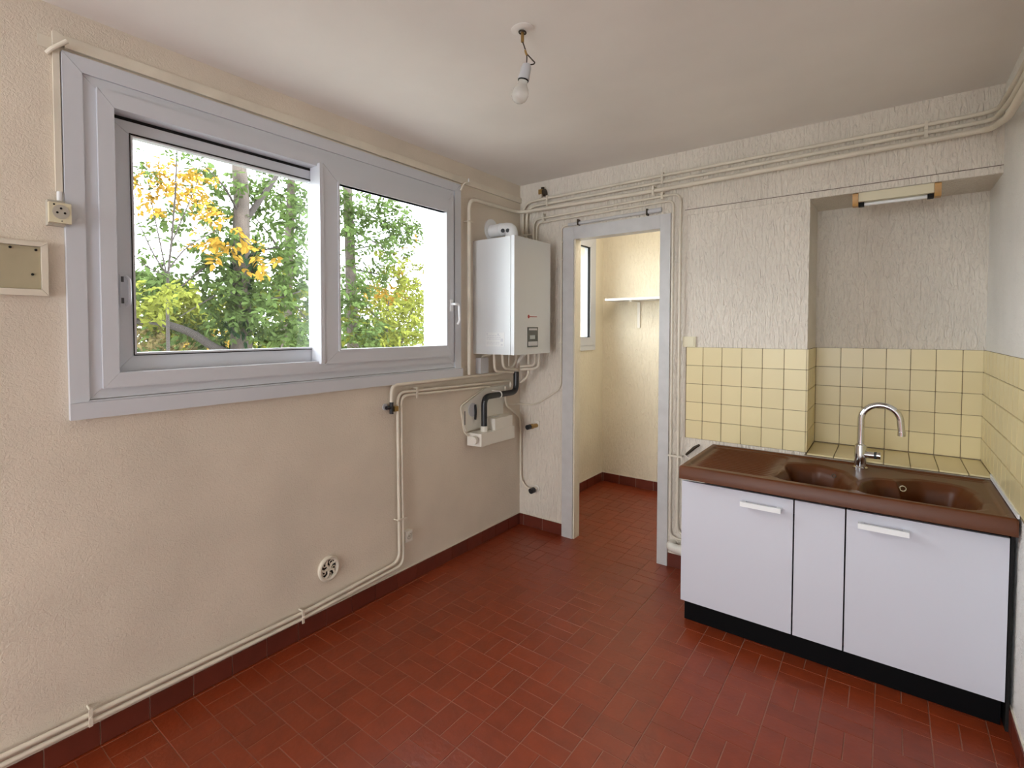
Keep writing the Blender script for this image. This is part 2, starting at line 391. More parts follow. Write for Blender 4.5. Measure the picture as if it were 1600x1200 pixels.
rows = [(ZT-(k+1)*TH, ZT-k*TH) for k in range(5)]
XL = 1.171
gr = B(); box(gr, XL-0.004, XN, -0.003, -0.0002, rows[-1][0], ZT); box(gr, XN, WX, DN-0.003, DN-0.0002, ZN0, ZT)
box(gr, XN-0.0002, XN+0.003, 0, DN, ZN0, ZT); box(gr, XN-0.004, WX, -0.002, DN, ZN0-0.0119, ZN0-0.006)
obj('tile_bed', gr, 'grout', wall_back, smooth=False)
cols = [XN-TW*k for k in range(0, 7)]
for z0, z1 in rows:
    for a, b_ in zip(cols[1:], cols):
        if b_-max(a, XL) > 0.012: wtile(max(a, XL), b_, -TT-0.001, -0.001, z0, z1, wall_back)
    c = XN+0.018; xs = [XN+TT]+[1.886+TW*0.973*k for k in range(0, 6)]+[WX-0.004]
    for a, b_ in zip(xs, xs[1:]): wtile(a, b_, DN-TT-0.001, DN-0.001, z0, z1, wall_back)
    ys = [0.0]+[DN-0.006-TW*k for k in (3, 2, 1, 0)]
    for a, b_ in zip(ys, ys[1:]): wtile(XN, XN+TT, a-(TT if a == 0 else 0), b_, z0, z1, wall_back)
xs = [XN+TT]+[1.886+TW*0.973*k for k in range(0, 6)]+[WX-0.004]
for a, b_ in zip(xs, xs[1:]): wtile(a, b_, -0.012, DN-0.007, ZN0-0.006, ZN0+0.001, wall_back)
gr = bx(WX-0.003, WX-0.0002, -0.72, DN-0.007, 0.79, ZT)
obj('tile_bed', gr, 'grout', wall_right, smooth=False)
k = 0
while DN-0.007-TW*k > -0.70:
    b_ = DN-0.007-TW*k; a = b_-TW; k += 1
    for z0, z1 in rows: wtile(WX-TT-0.001, WX-0.001, a, b_, max(z0, 0.795), z1, wall_right)
M['tile_thin'] = M['tile']
obj('trim_2', prism(B(), [(-0.635, 0.7915), (0.0, 0.7915), (0.0, 0.812), (-0.635, 0.806)], 'x', WX-0.012, WX-0.0065), 'white', kind=S, smooth=False, label='white sealant strip between the brown sink and the right tiled wall')
# plaster band joint over pilaster and niche
obj('trim_3', bx(1.152, WX-0.0005, -0.006, -0.0002, 2.120, 2.151), 'wall_back', kind=S, bevel=0.002, label='low plaster band along the back wall above the niche')
obj('joint_shade_strip', bx(1.152, WX-0.0005, -0.0075, -0.0002, 2.1515, 2.1540), 'joint_shade', kind=S, smooth=False, label='brown strip painted as the shadow line along the top of the plaster band')  # thin brown strip stands in for the shadow in the band's top joint
# strip over the window running to the corner
obj('trim_4', bx(0.0005, 0.012, -2.742, -0.001, 2.371, 2.409), 'pipe', kind=S, bevel=0.002, label='painted batten above the window running to the corner')

# ------------------------------------------------------------------ main window
win = obj('window_1', ring4(B(), -2.754, -0.712, 1.149, 2.356, 0.055, 0.058, 0.062, 0.052, 0.0005, 0.020), 'pvc', kind=S, bevel=0.0015, label='white sliding window with two sashes in the left wall')
ORI[win] = Vector((0, 0, 0))
obj('sill_board', bx(0.0205, 0.034, -2.757, -0.710, 1.150, 1.205), 'pvc', win, bevel=0.002)
obj('outer_frame', ring4(B(), -2.699, -0.770, 1.213, 2.304, 0.042, 0.045, 0.038, 0.038, -0.01, 0.012), 'pvc', win, bevel=0.002)
bm = ring4(B(), -2.660, -0.800, 1.247, 2.270, 0.050, 0.06, 0.052, 0.054, -0.045, 0.026); obj('inner_frame', bm, 'pvc', win, bevel=0.002)
sl = obj('sash', ring4(B(), -2.612, -1.735, 1.290, 2.204, 0.072, 0.034, 0.073, 0.050, -0.070, -0.035), 'pvc', win, bevel=0.002, label='left sliding sash, set back in its track')
obj('sash_bead', ring4(B(), -2.548, -1.762, 1.354, 2.162, 0.012, 0.010, 0.012, 0.012, -0.062, -0.029), 'pvc', sl, bevel=0.001)
obj('glass_pane', bx(-0.056, -0.052, -2.546, -1.764, 1.356, 2.160), 'glass', sl, smooth=False)
bm = ring4(B(), -2.5475, -1.7625, 1.3545, 2.1615, 0.004, 0.004, 0.004, 0.006, -0.0515, -0.028); obj('gasket', bm, 'dark', sl)
h = obj('sash_handle', bx(-0.035, -0.031, -2.586, -2.560, 1.530, 1.650), 'pvc', sl, bevel=0.002)
obj('grip', tube([(-0.033, -2.566, 1.642), (-0.012, -2.562, 1.632), (-0.012, -2.562, 1.545), (-0.033, -2.566, 1.538)], 0.006, 0.012, 8), 'pvc', h)
bm = bx(-0.031, -0.030, -2.583, -2.574, 1.622, 1.642); box(bm, -0.031, -0.030, -2.583, -2.574, 1.545, 1.565); obj('slot', bm, 'ink', h)
sr = obj('sash', ring4(B(), -1.760, -0.812, 1.286, 2.230, 0.090, 0.066, 0.066, 0.076, 0.012, 0.042), 'pvc', win, bevel=0.002, label='right sliding sash in the inner track, white')
obj('sash_bead', ring4(B(), -1.678, -0.870, 1.344, 2.164, 0.010, 0.010, 0.010, 0.010, 0.008, 0.047), 'pvc', sr, bevel=0.001)
obj('glass_pane', bx(0.018, 0.022, -1.676, -0.872, 1.346, 2.162), 'glass', sr, smooth=False)
bm = ring4(B(), -1.6775, -0.8705, 1.3445, 2.1635, 0.004, 0.004, 0.004, 0.006, 0.0225, 0.045); obj('gasket', bm, 'dark', sr)
obj('meeting_stile', bx(-0.03, 0.046, -1.782, -1.7605, 1.288, 2.226), 'pvc', sr, bevel=0.003)
h = obj('sash_handle', bx(0.0425, 0.050, -0.848, -0.828, 1.560, 1.632), 'white', sr, bevel=0.003)
obj('grip', tube([(0.048, -0.838, 1.604), (0.080, -0.838, 1.604), (0.080, -0.805, 1.602), (0.080, -0.800, 1.50), (0.075, -0.815, 1.480)], 0.0075, 0.015, 8), 'white', h)
obj('track', bx(-0.072, 0.010, -2.610, -0.815, 1.272, 1.287), 'pvc', win, smooth=False)
obj('track', bx(-0.072, -0.034, -2.610, -0.862, 2.2045, 2.2155), 'dark', win, smooth=False)
# pantry window
w2 = obj('window_2', ring4(B(), 0.14, 1.243, 1.262, 2.302, 0.035, 0.035, 0.045, 0.045, 0.0045, 0.020), 'pvc', kind=S, bevel=0.002, label='white side window of the pantry seen through the doorway')
ORI[w2] = Vector((0, 0, 0))
sp = obj('sash', ring4(B(), 0.178, 1.205, 1.308, 2.256, 0.075, 0.085, 0.07, 0.07, -0.03, 0.028), 'pvc', w2, bevel=0.002)
obj('glass_pane', bx(-0.004, 0.0, 0.252, 1.121, 1.377, 2.187), 'glass', sp, smooth=False)
bm = ring4(B(), 0.2535, 1.1195, 1.3785, 2.1855, 0.003, 0.006, 0.004, 0.006, 0.0005, 0.022); obj('gasket', bm, 'dark', sp)
w3 = bx(0.20, 0.25, YR-0.1, YR-0.04, 0.30, 2.35)  # unseen rear window, added behind the camera to brighten the kitchen
for a, b_, c, d in ((2.25, 2.30, 0.30, 2.35), (0.25, 2.25, 0.30, 0.35), (0.25, 2.25, 2.30, 2.35), (1.22, 1.28, 0.35, 2.30)): box(w3, a, b_, YR-0.1, YR-0.04, c, d)
obj('added_rear_window', w3, 'pvc', kind=S, smooth=False)
# ------------------------------------------------------------------ doorway frame
d1 = obj('door_1', bx(0.357, 0.437, -0.014, 0.075, 0, 2.146), 'door_paint', kind=S, bevel=0.003, label='grey-white painted door frame without a door, opening to the pantry')
ORI[d1] = Vector((0, 0, 0))
obj('jamb', bx(1.013, 1.074, -0.014, 0.075, 0, 2.146), 'door_paint', d1, bevel=0.003)
obj('head', bx(0.4375, 1.0125, -0.014, 0.075, 2.062, 2.146), 'door_paint', d1, bevel=0.003)
obj('stop_strip', bx(0.4375, 0.447, -0.004, 0.075, 0, 2.0615), 'pantry', d1, bevel=0.002)
# ------------------------------------------------------------------ sink cabinets
def cabinet(x0, x1, hx0, hx1, hz, label):
    t = thing('base_cabinet', label, 'cabinet', ((x0+x1)/2, -0.3, 0.105), 'white cabinets under the sink')
    obj('body', bx(x0+0.004, x1-0.004, -0.568, -0.02, 0.106, 0.60), 'dark', t, smooth=False)
    d = obj('door', bx(x0+0.002, x1-0.002, -0.590, -0.570, 0.112, 0.706), 'lacquer', t, bevel=0.004, seg=2)
    hb = bx(hx0, hx1, -0.627, -0.614, hz, hz+0.021)
    box(hb, hx0, hx0+0.018, -0.6145, -0.5905, hz+0.003, hz+0.019); box(hb, hx1-0.018, hx1, -0.6145, -0.5905, hz+0.003, hz+0.019)
    obj('handle', hb, 'white', d, bevel=0.003, seg=2)
    return t
cabinet(1.3215, 1.7865, 1.585, 1.743, 0.645, 'white cabinet under the drainer end of the sink, handle at its upper right')
cabinet(1.968, 2.4335, 2.008, 2.164, 0.648, 'white cabinet under the sink bowls by the right wall, handle at its upper left')
t = thing('filler_cabinet', 'narrow white cabinet front without a handle between the two cabinet doors', 'cabinet', (1.877, -0.3, 0.105))
obj('body', bx(1.791, 1.963, -0.568, -0.02, 0.106, 0.60), 'dark', t, smooth=False)
obj('door', bx(1.7905, 1.9645, -0.590, -0.570, 0.112, 0.706), 'lacquer', t, bevel=0.004, seg=2)
obj('plinth', bx(1.330, 2.428, -0.545, -0.53, 0.0005, 0.105), 'black', label='long black plinth along the floor under the white cabinets', cat='plinth')
obj('end_panel', bx(2.436, 2.4445, -0.575, -0.02, 0.0005, 0.715), 'dark', label='dark narrow panel between right cabinet and right wall', cat='panel')

# ------------------------------------------------------------------ brown sink counter (height field)
SX0, SX1, SY0, SY1, SZ = 1.322, 2.4465, -0.632, -0.014, 0.789
sink = thing('sink_counter', 'brown enamel sink counter with drainer and two bowls', 'sink', ((SX0+SX1)/2, (SY0+SY1)/2, 0.72))
nx, ny = 300, 165
gx = np.linspace(SX0, SX1, nx); gy = np.linspace(SY0, SY1, ny); X, Y = np.meshgrid(gx, gy, indexing='ij')
def sdpoly(X, Y, P):
    P = np.array(P); d = np.full(X.shape, 1e9); ins = np.zeros(X.shape, bool); n = len(P)
    for i in range(n):
        a, b = P[i], P[(i+1) % n]; ex, ey = b-a; wx, wy = X-a[0], Y-a[1]
        t = np.clip((wx*ex+wy*ey)/(ex*ex+ey*ey), 0, 1); d = np.minimum(d, (wx-ex*t)**2+(wy-ey*t)**2)
        c = ((a[1] > Y) != (b[1] > Y)) & (X < (b[0]-a[0])*(Y-a[1])/(b[1]-a[1]+1e-12)+a[0]); ins ^= c
    d = np.sqrt(d); return np.where(ins, -d, d)
def sstep(a, b, x):
    t = np.clip((x-a)/(b-a), 0, 1); return t*t*(3-2*t)
def inset(P, r):  # shrink a convex-ish polygon toward its centroid by r
    P = np.array(P, float); c = P.mean(0); return [tuple(p-(p-c)/np.linalg.norm(p-c)*r*1.3) for p in P]
Z = np.full(X.shape, 0.0)
edge = np.minimum.reduce([X-SX0, SX1-X, Y-SY0, SY1-Y])
Z -= 0.006*sstep(0.022, 0.034, edge)                       # raised outer rim
Z -= 0.006*(1-sstep(0.0, 0.005, edge))                      # rolled outer edge
Z += 0.010*sstep(0.020, 0.006, SY1-Y) if False else 0
bowls = [[(1.728,-.552),(1.722,-.40),(1.730,-.19),(1.80,-.165),(1.90,-.20),(1.962,-.29),(1.985,-.42),(1.978,-.552)],
         [(2.012,-.556),(2.006,-.44),(2.025,-.335),(2.10,-.30),(2.19,-.20),(2.25,-.170),(2.33,-.185),(2.372,-.27),(2.378,-.46),(2.345,-.556)]]
for P in bowls:
    R = 0.062; sd = sdpoly(X, Y, inset(P, R))-R
    Z -= 0.004*sstep(0.030, 0.012, sd)
    Z -= 0.022*sstep(0.012, -0.006, sd)+0.138*sstep(-0.002, -0.045, sd)
dr = sdpoly(X, Y, inset([(1.352,-.565),(1.352,-.07),(1.70,-.07),(1.70,-.565)], 0.04))-0.04
inside = sstep(0.004, -0.012, dr)
Z -= inside*(0.004+0.004*(X-1.352)/0.35)
Z += inside*0.006*np.cos((Y+0.3)*2*np.pi/0.034)*sstep(1.70, 1.60, X)*sstep(1.36, 1.40, X)
rr = sdpoly(X, Y, inset([(2.02,-.598),(2.02,-.06),(2.425,-.06),(2.425,-.598)], 0.03))-0.03
Z -= 0.0025*sstep(0.004, -0.006, rr)*sstep(2.10, 2.16, X)
verts = np.stack([X, Y, SZ+Z], -1).reshape(-1, 3)
idx = lambda i, j: i*ny+j
faces = [(idx(i, j), idx(i+1, j), idx(i+1, j+1), idx(i, j+1)) for i in range(nx-1) for j in range(ny-1)]
per = [(i, 0) for i in range(nx)]+[(nx-1, j) for j in range(1, ny)]+[(i, ny-1) for i in range(nx-2, -1, -1)]+[(0, j) for j in range(ny-2, 0, -1)]
vl = verts.tolist(); low = []
for i, j in per: low.append(len(vl)); vl.append([X[i, j], Y[i, j], 0.726])
np_ = len(per)
for k in range(np_):
    a, b = per[k], per[(k+1) % np_]; faces.append((idx(*a), low[k], low[(k+1) % np_], idx(*b)))
o0 = ORI[sink]; me = bpy.data.meshes.new('basin_top'); me.from_pydata([(v[0]-o0.x, v[1]-o0.y, v[2]-o0.z) for v in vl], [], faces)
me.materials.append(M['enamel']); me.polygons.foreach_set('use_smooth', [True]*len(me.polygons)); me.set_sharp_from_angle(angle=math.radians(50))
bt = bpy.data.objects.new('basin_top', me); COL.objects.link(bt); bt.parent = sink; ORI[bt] = o0
def torus(c, R, r, axis, n=20, k=6, bm=None):
    ax = Vector(axis).normalized(); u = ax.cross(Vector((.3, .9, .2))).normalized(); v = ax.cross(u); c = Vector(c); bm = bm or B(); rg = []
    for i in range(n):
        d = u*math.cos(2*math.pi*i/n)+v*math.sin(2*math.pi*i/n)
        rg.append([bm.verts.new(c+d*(R+r*math.cos(2*math.pi*q/k))+ax*r*math.sin(2*math.pi*q/k)) for q in range(k)])
    for i in range(n):
        for q in range(k): bm.faces.new((rg[i][q], rg[(i+1) % n][q], rg[(i+1) % n][(q+1) % k], rg[i][(q+1) % k]))
    return bm
obj('overflow_ring', torus((2.148, -0.287, 0.756), 0.011, 0.0025, (0.4, -1, 0.25)), 'chrome', sink, label='small chrome overflow ring in right bowl')
obj('overflow_ring', torus((1.905, -0.262, 0.762), 0.008, 0.002, (-0.4, -1, 0.3)), 'olddark', sink, label='small dark overflow ring in left bowl')
obj('strainer', lathe(B(), [(0.04, 0), (0.04, 0.003), (0.03, 0.004), (0.012, 0.001)], (2.19, -0.40, 0.6255)), 'chrome', sink)
obj('strainer', lathe(B(), [(0.03, 0), (0.03, 0.003), (0.02, 0.004), (0.01, 0.001)], (1.85, -0.38, 0.6255)), 'chrome', sink)

# ------------------------------------------------------------------ faucet
fc = thing('faucet', 'chrome swan-neck mixer tap on the back of the brown sink', 'faucet', (1.996, -0.115, 0.7835))
fx, fy = 1.996, -0.115
obj('base', lathe(B(), [(0.030, 0), (0.030, 0.006), (0.024, 0.012), (0.0235, 0.03), (0.0235, 0.10), (0.021, 0.113), (0.014, 0.118)], (fx, fy, 0.7837), n=24), 'chrome', fc)
R = 0.071; arc = [(fx, fy, 0.90), (fx, fy, 1.02)]+[(fx+R-R*math.cos(a), fy-0.02*math.sin(a/2)*0, 1.02+R*math.sin(a)*1.02) for a in np.linspace(0.12, math.pi, 18)]+[(fx+2*R+0.004, fy, 0.975)]
obj('spout', sweep(B(), arc, 0.0135, 16), 'chrome', fc)
obj('aerator', cyl((fx+2*R+0.0045, fy, 0.957), 0.0148, 0.02), 'chrome', fc)
obj('lever', tube([(fx+0.016, fy-0.003, 0.853), (fx+0.075, fy-0.010, 0.856)], 0.016, n=18), 'chrome', fc)
obj('lever_cap', tube([(fx+0.052, fy-0.007, 0.855), (fx+0.062, fy-0.0085, 0.8555)], 0.0168, n=18), 'display', fc)

# small tool by the left end of the sink
tl_ = thing('putty_knife', 'small dark-handled tool hung on the wall at the left end of the sink', 'tool', (1.21, -0.012, 0.70))
sweepb = sweep(B(), [(1.178, -0.014, 0.702), (1.190, -0.014, 0.715), (1.225, -0.014, 0.752), (1.252, -0.014, 0.772)], [0.006, 0.008, 0.0085, 0.006], 8)
obj('handle', sweepb, 'olddark', tl_); obj('tip', tube([(1.190, -0.012, 0.690), (1.180, -0.013, 0.703)], 0.003, n=6), 'chrome', tl_)

# ------------------------------------------------------------------ light under the niche lintel
lt = thing('strip_light', 'cream strip light with wooden end caps under the niche lintel', 'lamp', (2.1, 0.03, 2.06))
obj('housing', bx(1.962, 2.236, 0.001, 0.050, 2.074, 2.1175), 'ivory', lt, bevel=0.002)
for x0, x1 in ((1.939, 1.9615), (2.2365, 2.260)):
    obj('end_cap', prism(B(), [(-0.008, 2.112), (0.0, 2.1175), (0.062, 2.1175), (0.062, 2.062), (0.04, 2.054), (0.0, 2.056), (-0.008, 2.068)], 'x', x0, x1), 'wood', lt, bevel=0.0015)
obj('tube', tube([(1.982, 0.036, 2.0645), (2.216, 0.036, 2.0645)], 0.0085, n=14), 'tube', lt)
for x0, x1 in ((1.962, 1.984), (2.214, 2.236)): obj('tube_holder', bx(x0, x1, 0.020, 0.050, 2.054, 2.0735), 'dark', lt, bevel=0.001)

# light switch
t = thing('light_switch', 'ivory light switch above the corner of the yellow tiles', 'switch', (1.186, -0.001, 1.333))
obj('plate', bx(1.151, 1.222, -0.012, -0.0005, 1.3455, 1.406), 'ivory', t, bevel=0.003); obj('rocker', bx(1.172, 1.214, -0.0155, -0.0125, 1.353, 1.399), 'ivory', t, bevel=0.002)

# ------------------------------------------------------------------ boiler
bo = thing('gas_boiler', 'white wall-hung gas boiler in the corner by the doorway', 'boiler', (0.16, -0.345, 1.29))
obj('casing', bx(0.001, 0.294, -0.565, -0.130, 1.291, 2.026), 'boiler', bo, bevel=0.004, seg=2)
fp = obj('front_cover', bx(0.2995, 0.324, -0.568, -0.127, 1.290, 2.028), 'boiler', bo, bevel=0.005, seg=2)
cp = obj('control_panel', bx(0.3245, 0.328, -0.420, -0.292, 1.336, 1.464), 'display', bo, bevel=0.004, seg=2)
obj('panel_rim', ring4(B(), -0.429, -0.283, 1.329, 1.471, 0.008, 0.008, 0.006, 0.006, 0.3245, 0.3265, 0), 'label', cp, bevel=0.001)
obj('screen', bx(0.3283, 0.329, -0.392, -0.330, 1.388, 1.412), 'screen', cp, bevel=0.0003)
obj('button_strip', bx(0.3283, 0.3292, -0.412, -0.300, 1.344, 1.372), 'grey', cp, bevel=0.0005); obj('button_strip', bx(0.3283, 0.3292, -0.405, -0.305, 1.444, 1.457), 'grey', cp, bevel=0.0005)
obj('emblem', prism(B(), [(-0.402+0.011*math.cos(a), 1.532+0.012*math.sin(a)) for a in np.linspace(0, 2*math.pi, 16)[:-1]], 'x', 0.3243, 0.3252), 'red_ink', bo, label='small round red emblem')
bm = bx(0.3243, 0.3252, -0.391, -0.300, 1.5295, 1.5345); obj('emblem_line', bm, 'red_ink', bo)
st = obj('rating_label', bx(0.108, 0.250, -0.5665, -0.5655, 1.342, 1.430), 'label', bo, bevel=0.0002, label='white printed rating plate')
bm = B()
for zz in (1.408, 1.397, 1.386, 1.366, 1.356):
    x = 0.114
    while x < 0.212:
        L = random.uniform(0.006, 0.02); box(bm, x, x+L, -0.5672, -0.5668, zz, zz+0.0035); x += L+0.004
box(bm, 0.112, 0.122, -0.5672, -0.5668, 1.417, 1.426); box(bm, 0.198, 0.208, -0.5672, -0.5668, 1.414, 1.424)
box(bm, 0.222, 0.240, -0.5672, -0.5668, 1.372, 1.392); box(bm, 0.224, 0.238, -0.5672, -0.5668, 1.348, 1.358); obj('print', bm, 'grey', st, smooth=False)
fl = obj('flue', sweep(B(), fillet([(0.012, -0.375, 2.115), (0.175, -0.375, 2.115), (0.175, -0.375, 2.029)], 0.07, 8), 0.042, 20), 'white', bo, label='white flue elbow into the outer wall')
obj('wall_flange', cyl((0.001, -0.37, 2.125), 0.073, 0.010, (1, 0, 0), 28), 'white', fl, bevel=0.003)
obj('flue_collar', cyl((0.085, -0.375, 2.115), 0.0445, 0.012, (1, 0, 0), 24), 'white', fl)
bm = cyl((0.135, -0.4155, 2.098), 0.013, 0.008, (0.25, -1, 0), 14); cyl((0.170, -0.4115, 2.095), 0.013, 0.008, (0.4, -1, 0), 14, bm); obj('test_point', bm, 'rubber', fl)

# grey connection box under the boiler
t = thing('junction_box', 'small pale grey box hanging under the left side of the boiler', 'box', (0.045, -0.49, 1.15))
obj('box', bx(0.0005, 0.040, -0.535, -0.447, 1.158, 1.262), 'grey', t, bevel=0.003); obj('cable', tube([(0.022, -0.495, 1.263), (0.022, -0.48, 1.274), (0.04, -0.42, 1.278)], 0.006), 'pipe', t)

# ------------------------------------------------------------------ pipes
def pipe(label, pts, r, f=0.04, group=None, name='pipe', mt='pipe', cat='pipe'):
    return obj(name, tube(pts, r, f, 12), mt, label=label, cat=cat, group=group)
yb = -0.03
pipe('topmost cream pipe rising behind the boiler and running along the back wall under the ceiling', [(0.042,yb,2.0),(0.042,yb,2.365),(1.03,yb,2.374),(2.425,yb,2.380),(2.425,-0.45,2.345),(2.425,YR+0.02,2.300)], 0.0095, 0.09)
pipe('second cream pipe from the ceiling, rising behind the boiler and running along the back wall', [(0.0745,yb,2.0),(0.0745,yb,2.328),(1.03,yb,2.335),(2.418,yb,2.345),(2.418,-0.45,2.290),(2.418,YR+0.02,2.225)], 0.0095, 0.08)
pipe('thick cream pipe rising left of the boiler, rounding the corner to the back wall', [(0.03,-0.643,1.160),(0.03,-0.643,2.283),(0.03,-0.055,2.292),(1.03,-0.055,2.284),(2.405,-0.055,2.302),(2.405,-0.5,2.215),(2.405,YR+0.02,2.13)], 0.0125, 0.075)
pipe('thin cream pipe from the boiler over the doorway and down its right side, outer one', [(0.131,yb,2.0),(0.131,yb,2.232),(1.03,yb,2.250),(1.134,yb,2.250),(1.138,yb,0.222),(1.32,yb,0.218)], 0.0075, 0.05)
pipe('thin cream pipe from the boiler over the doorway and down its right side, inner one', [(0.154,-0.024,2.0),(0.154,-0.024,2.205),(1.03,-0.024,2.216),(1.091,-0.024,2.216),(1.094,-0.024,0.188),(1.32,-0.024,0.184)], 0.0065, 0.045)
def clip(label, group, x, y, z, axis, half, r):
    t = thing('pipe_clip', label, 'pipe clip', (x, y, z), group)
    if axis == 'z':   # upright strap crossing horizontal pipes on the back wall
        obj('strap', bx(x-0.006, x+0.006, y-r-0.004, y-r, z-half, z+half), 'pipe', t, bevel=0.001)
        obj('screw', cyl((x, y-r-0.004, z), 0.004, 0.005, (0, -1, 0), 8), 'pipe', t)
        obj('stem', cyl((x, -0.0005, z+half-0.004), 0.004, abs(y)+r-0.001, (0, -1, 0), 8), 'pipe', t)
    elif axis == 'wz':  # upright strap on the window wall
        obj('strap', bx(x+r, x+r+0.004, y-0.006, y+0.006, z-half, z+half), 'pipe', t, bevel=0.001)
        obj('screw', cyl((x+r+0.004, y, z), 0.004, 0.004, (1, 0, 0), 8), 'pipe', t)
        obj('stem', cyl((0.0005, y, z+half-0.004), 0.004, x+r, (1, 0, 0), 8), 'pipe', t)
    elif axis == 'x':
        obj('strap', bx(x-half, x+half, y-r-0.004, y-r, z-0.005, z+0.005), 'pipe', t, bevel=0.001)
        obj('stem', cyl((x+half-0.004, -0.0005, z), 0.004, abs(y)+r, (0, -1, 0), 8), 'pipe', t)
    elif axis == 'wy':
        obj('strap', bx(x+r, x+r+0.004, y-half, y+half, z-0.005, z+0.005), 'pipe', t, bevel=0.001)
        obj('stem', cyl((0.0005, y-half+0.004, z), 0.004, x+r, (1, 0, 0), 8), 'pipe', t)
gcl = 'clips holding the cream pipes'
clip('pipe clip over the upper pipes near the corner beside the dark valve', gcl, 0.245, yb, 2.345, 'z', 0.038, 0.0095)
clip('pipe clip under the thick pipe near the corner, above the boiler', gcl, 0.212, yb, 2.235, 'z', 0.030, 0.0075)
clip('pipe clip across the upper two pipes above the right doorway corner', gcl, 1.029, yb, 2.358, 'z', 0.036, 0.0095)
clip('pipe clip on the thick pipe above the doorway', gcl, 0.985, -0.055, 2.285, 'z', 0.028, 0.0125)
clip('pipe clip on the thin pipe above the right doorway corner', gcl, 1.029, yb, 2.252, 'z', 0.022, 0.0075)
clip('pipe clip on the upper pipes above the strip light', gcl, 2.201, yb, 2.355, 'z', 0.038, 0.0095)
clip('pipe clip across the two rising pipes just above the boiler', gcl, 0.058, yb, 2.130, 'x', 0.040, 0.0095)
clip('pipe clip at the top of the thick rising pipe left of the boiler', gcl, 0.03, -0.643, 2.135, 'wy', 0.026, 0.0125)
clip('pipe clip on the two thin pipes low beside the sink end', gcl, 1.122, yb, 0.690, 'x', 0.040, 0.0075)
# brass valve above the upper pipe in the corner
v = thing('air_vent_valve', 'dark tarnished bleed valve on the topmost pipe near the corner', 'valve', (0.205, yb, 2.385))
obj('stub', cyl((0.192, yb, 2.378), 0.008, 0.024), 'pipe', v); obj('body', bx(0.178, 0.212, yb-0.014, yb+0.014, 2.402, 2.434), 'brass', v, bevel=0.004)
obj('cap', cyl((0.205, yb, 2.4345), 0.012, 0.014), 'olddark', v); obj('wheel', cyl((0.2125, yb, 2.408), 0.026, 0.016, (1, 0, 0.15), 18), 'olddark', v, bevel=0.004)
# lower pipes on the window wall
xb = 0.03
pipe('cream pipe under the window ending at a black and brass valve', [(xb,-1.322,1.055),(xb,-1.320,1.148),(xb,-0.30,1.146),(0.06,-0.24,1.165),(0.10,-0.205,1.215),(0.10,-0.2,1.2895)], 0.010, 0.06)
pipe('middle cream pipe below the window, turning down to the floor and along the skirting', [(0.025,-0.165,1.03),(0.025,-0.16,1.085),(0.025,-1.272,1.102),(0.025,-1.262,0.160),(0.025,-1.888,0.131),(0.025,YR+0.02,0.165)], 0.0085, 0.06)
pipe('lowest cream pipe below the window, turning down to the floor and along the skirting', [(0.025,-0.42,1.064),(0.025,-1.244,1.082),(0.025,-1.233,0.132),(0.025,-1.888,0.106),(0.025,YR+0.02,0.130)], 0.0085, 0.05)
clip('pipe clip across the two pipes under the right end of the window', gcl, 0.025, -1.126, 1.090, 'wz', 0.030, 0.0085)
clip('pipe clip halfway down the two falling pipes', gcl, 0.025, -1.247, 0.395, 'wy', 0.036, 0.0085)
clip('pipe clip on the two skirting pipes right of the middle of the left wall', gcl, 0.025, -1.888, 0.118, 'wz', 0.030, 0.0085)
clip('pipe clip on the two skirting pipes at the near end of the left wall', gcl, 0.025, -2.722, 0.130, 'wz', 0.030, 0.0085)
v = thing('stop_valve', 'black and brass stop valve below the window', 'valve', (xb, -1.32, 1.0))
obj('body', tube([(xb,-1.3215,1.056),(xb,-1.3215,0.992)], 0.011, n=12), 'rubber', v); obj('nut', bx(0.018, 0.045, -1.310, -1.283, 1.004, 1.032), 'brass', v, bevel=0.003)
obj('knob', cyl((xb, -1.333, 1.028), 0.010, 0.026, (0, -1, 0), 12), 'rubber', v); obj('rosette', cyl((0.001, -1.345, 1.03), 0.018, 0.006, (1, 0, 0), 16), 'grey', v)
# pipes directly below the boiler
gb = 'short pipes hanging below the boiler'
pipe('short pipe below the boiler dropping from its left end and bending right', [(0.09,-0.452,1.2885),(0.09,-0.445,1.175),(0.09,-0.225,1.152)], 0.0092, 0.03, gb)
pipe('short curved pipe below the boiler, second from its left end', [(0.115,-0.393,1.2885),(0.115,-0.385,1.190),(0.115,-0.22,1.172)], 0.0092, 0.05, gb)
pipe('very thin drain tube hanging straight below the boiler', [(0.13,-0.335,1.2885),(0.13,-0.338,1.205)], 0.004, 0.02, gb)
pipe('pale thick hose bending from the boiler into the black drain pipe', [(0.14,-0.14,1.2885),(0.12,-0.20,1.235),(0.075,-0.165,1.185),(0.07,-0.157,1.155)], 0.012, 0.04, gb, name='hose', mt='offwhite', cat='hose')
pipe('short pipe straight down below the right half of the boiler', [(0.16,-0.138,1.2885),(0.16,-0.138,1.12),(0.10,-0.150,1.075)], 0.008, 0.04, gb)
pipe('inner of two pipes bending left below the right end of the boiler', [(0.21,-0.138,1.2885),(0.21,-0.138,1.200),(0.13,-0.20,1.192)], 0.0092, 0.03, gb)
pipe('outer of two pipes bending left below the right end of the boiler', [(0.24,-0.134,1.2885),(0.24,-0.134,1.180),(0.13,-0.19,1.172)], 0.0092, 0.04, gb)
pipe('thin pipe falling beside the pump to the low black valve in the corner', [(0.03,-0.234,1.050),(0.03,-0.228,0.915),(0.03,-0.13,0.862),(0.026,-0.036,0.80),(0.026,-0.030,0.66),(0.029,-0.030,0.345),(0.076,-0.030,0.288),(0.135,-0.022,0.291)], 0.0072, 0.04)
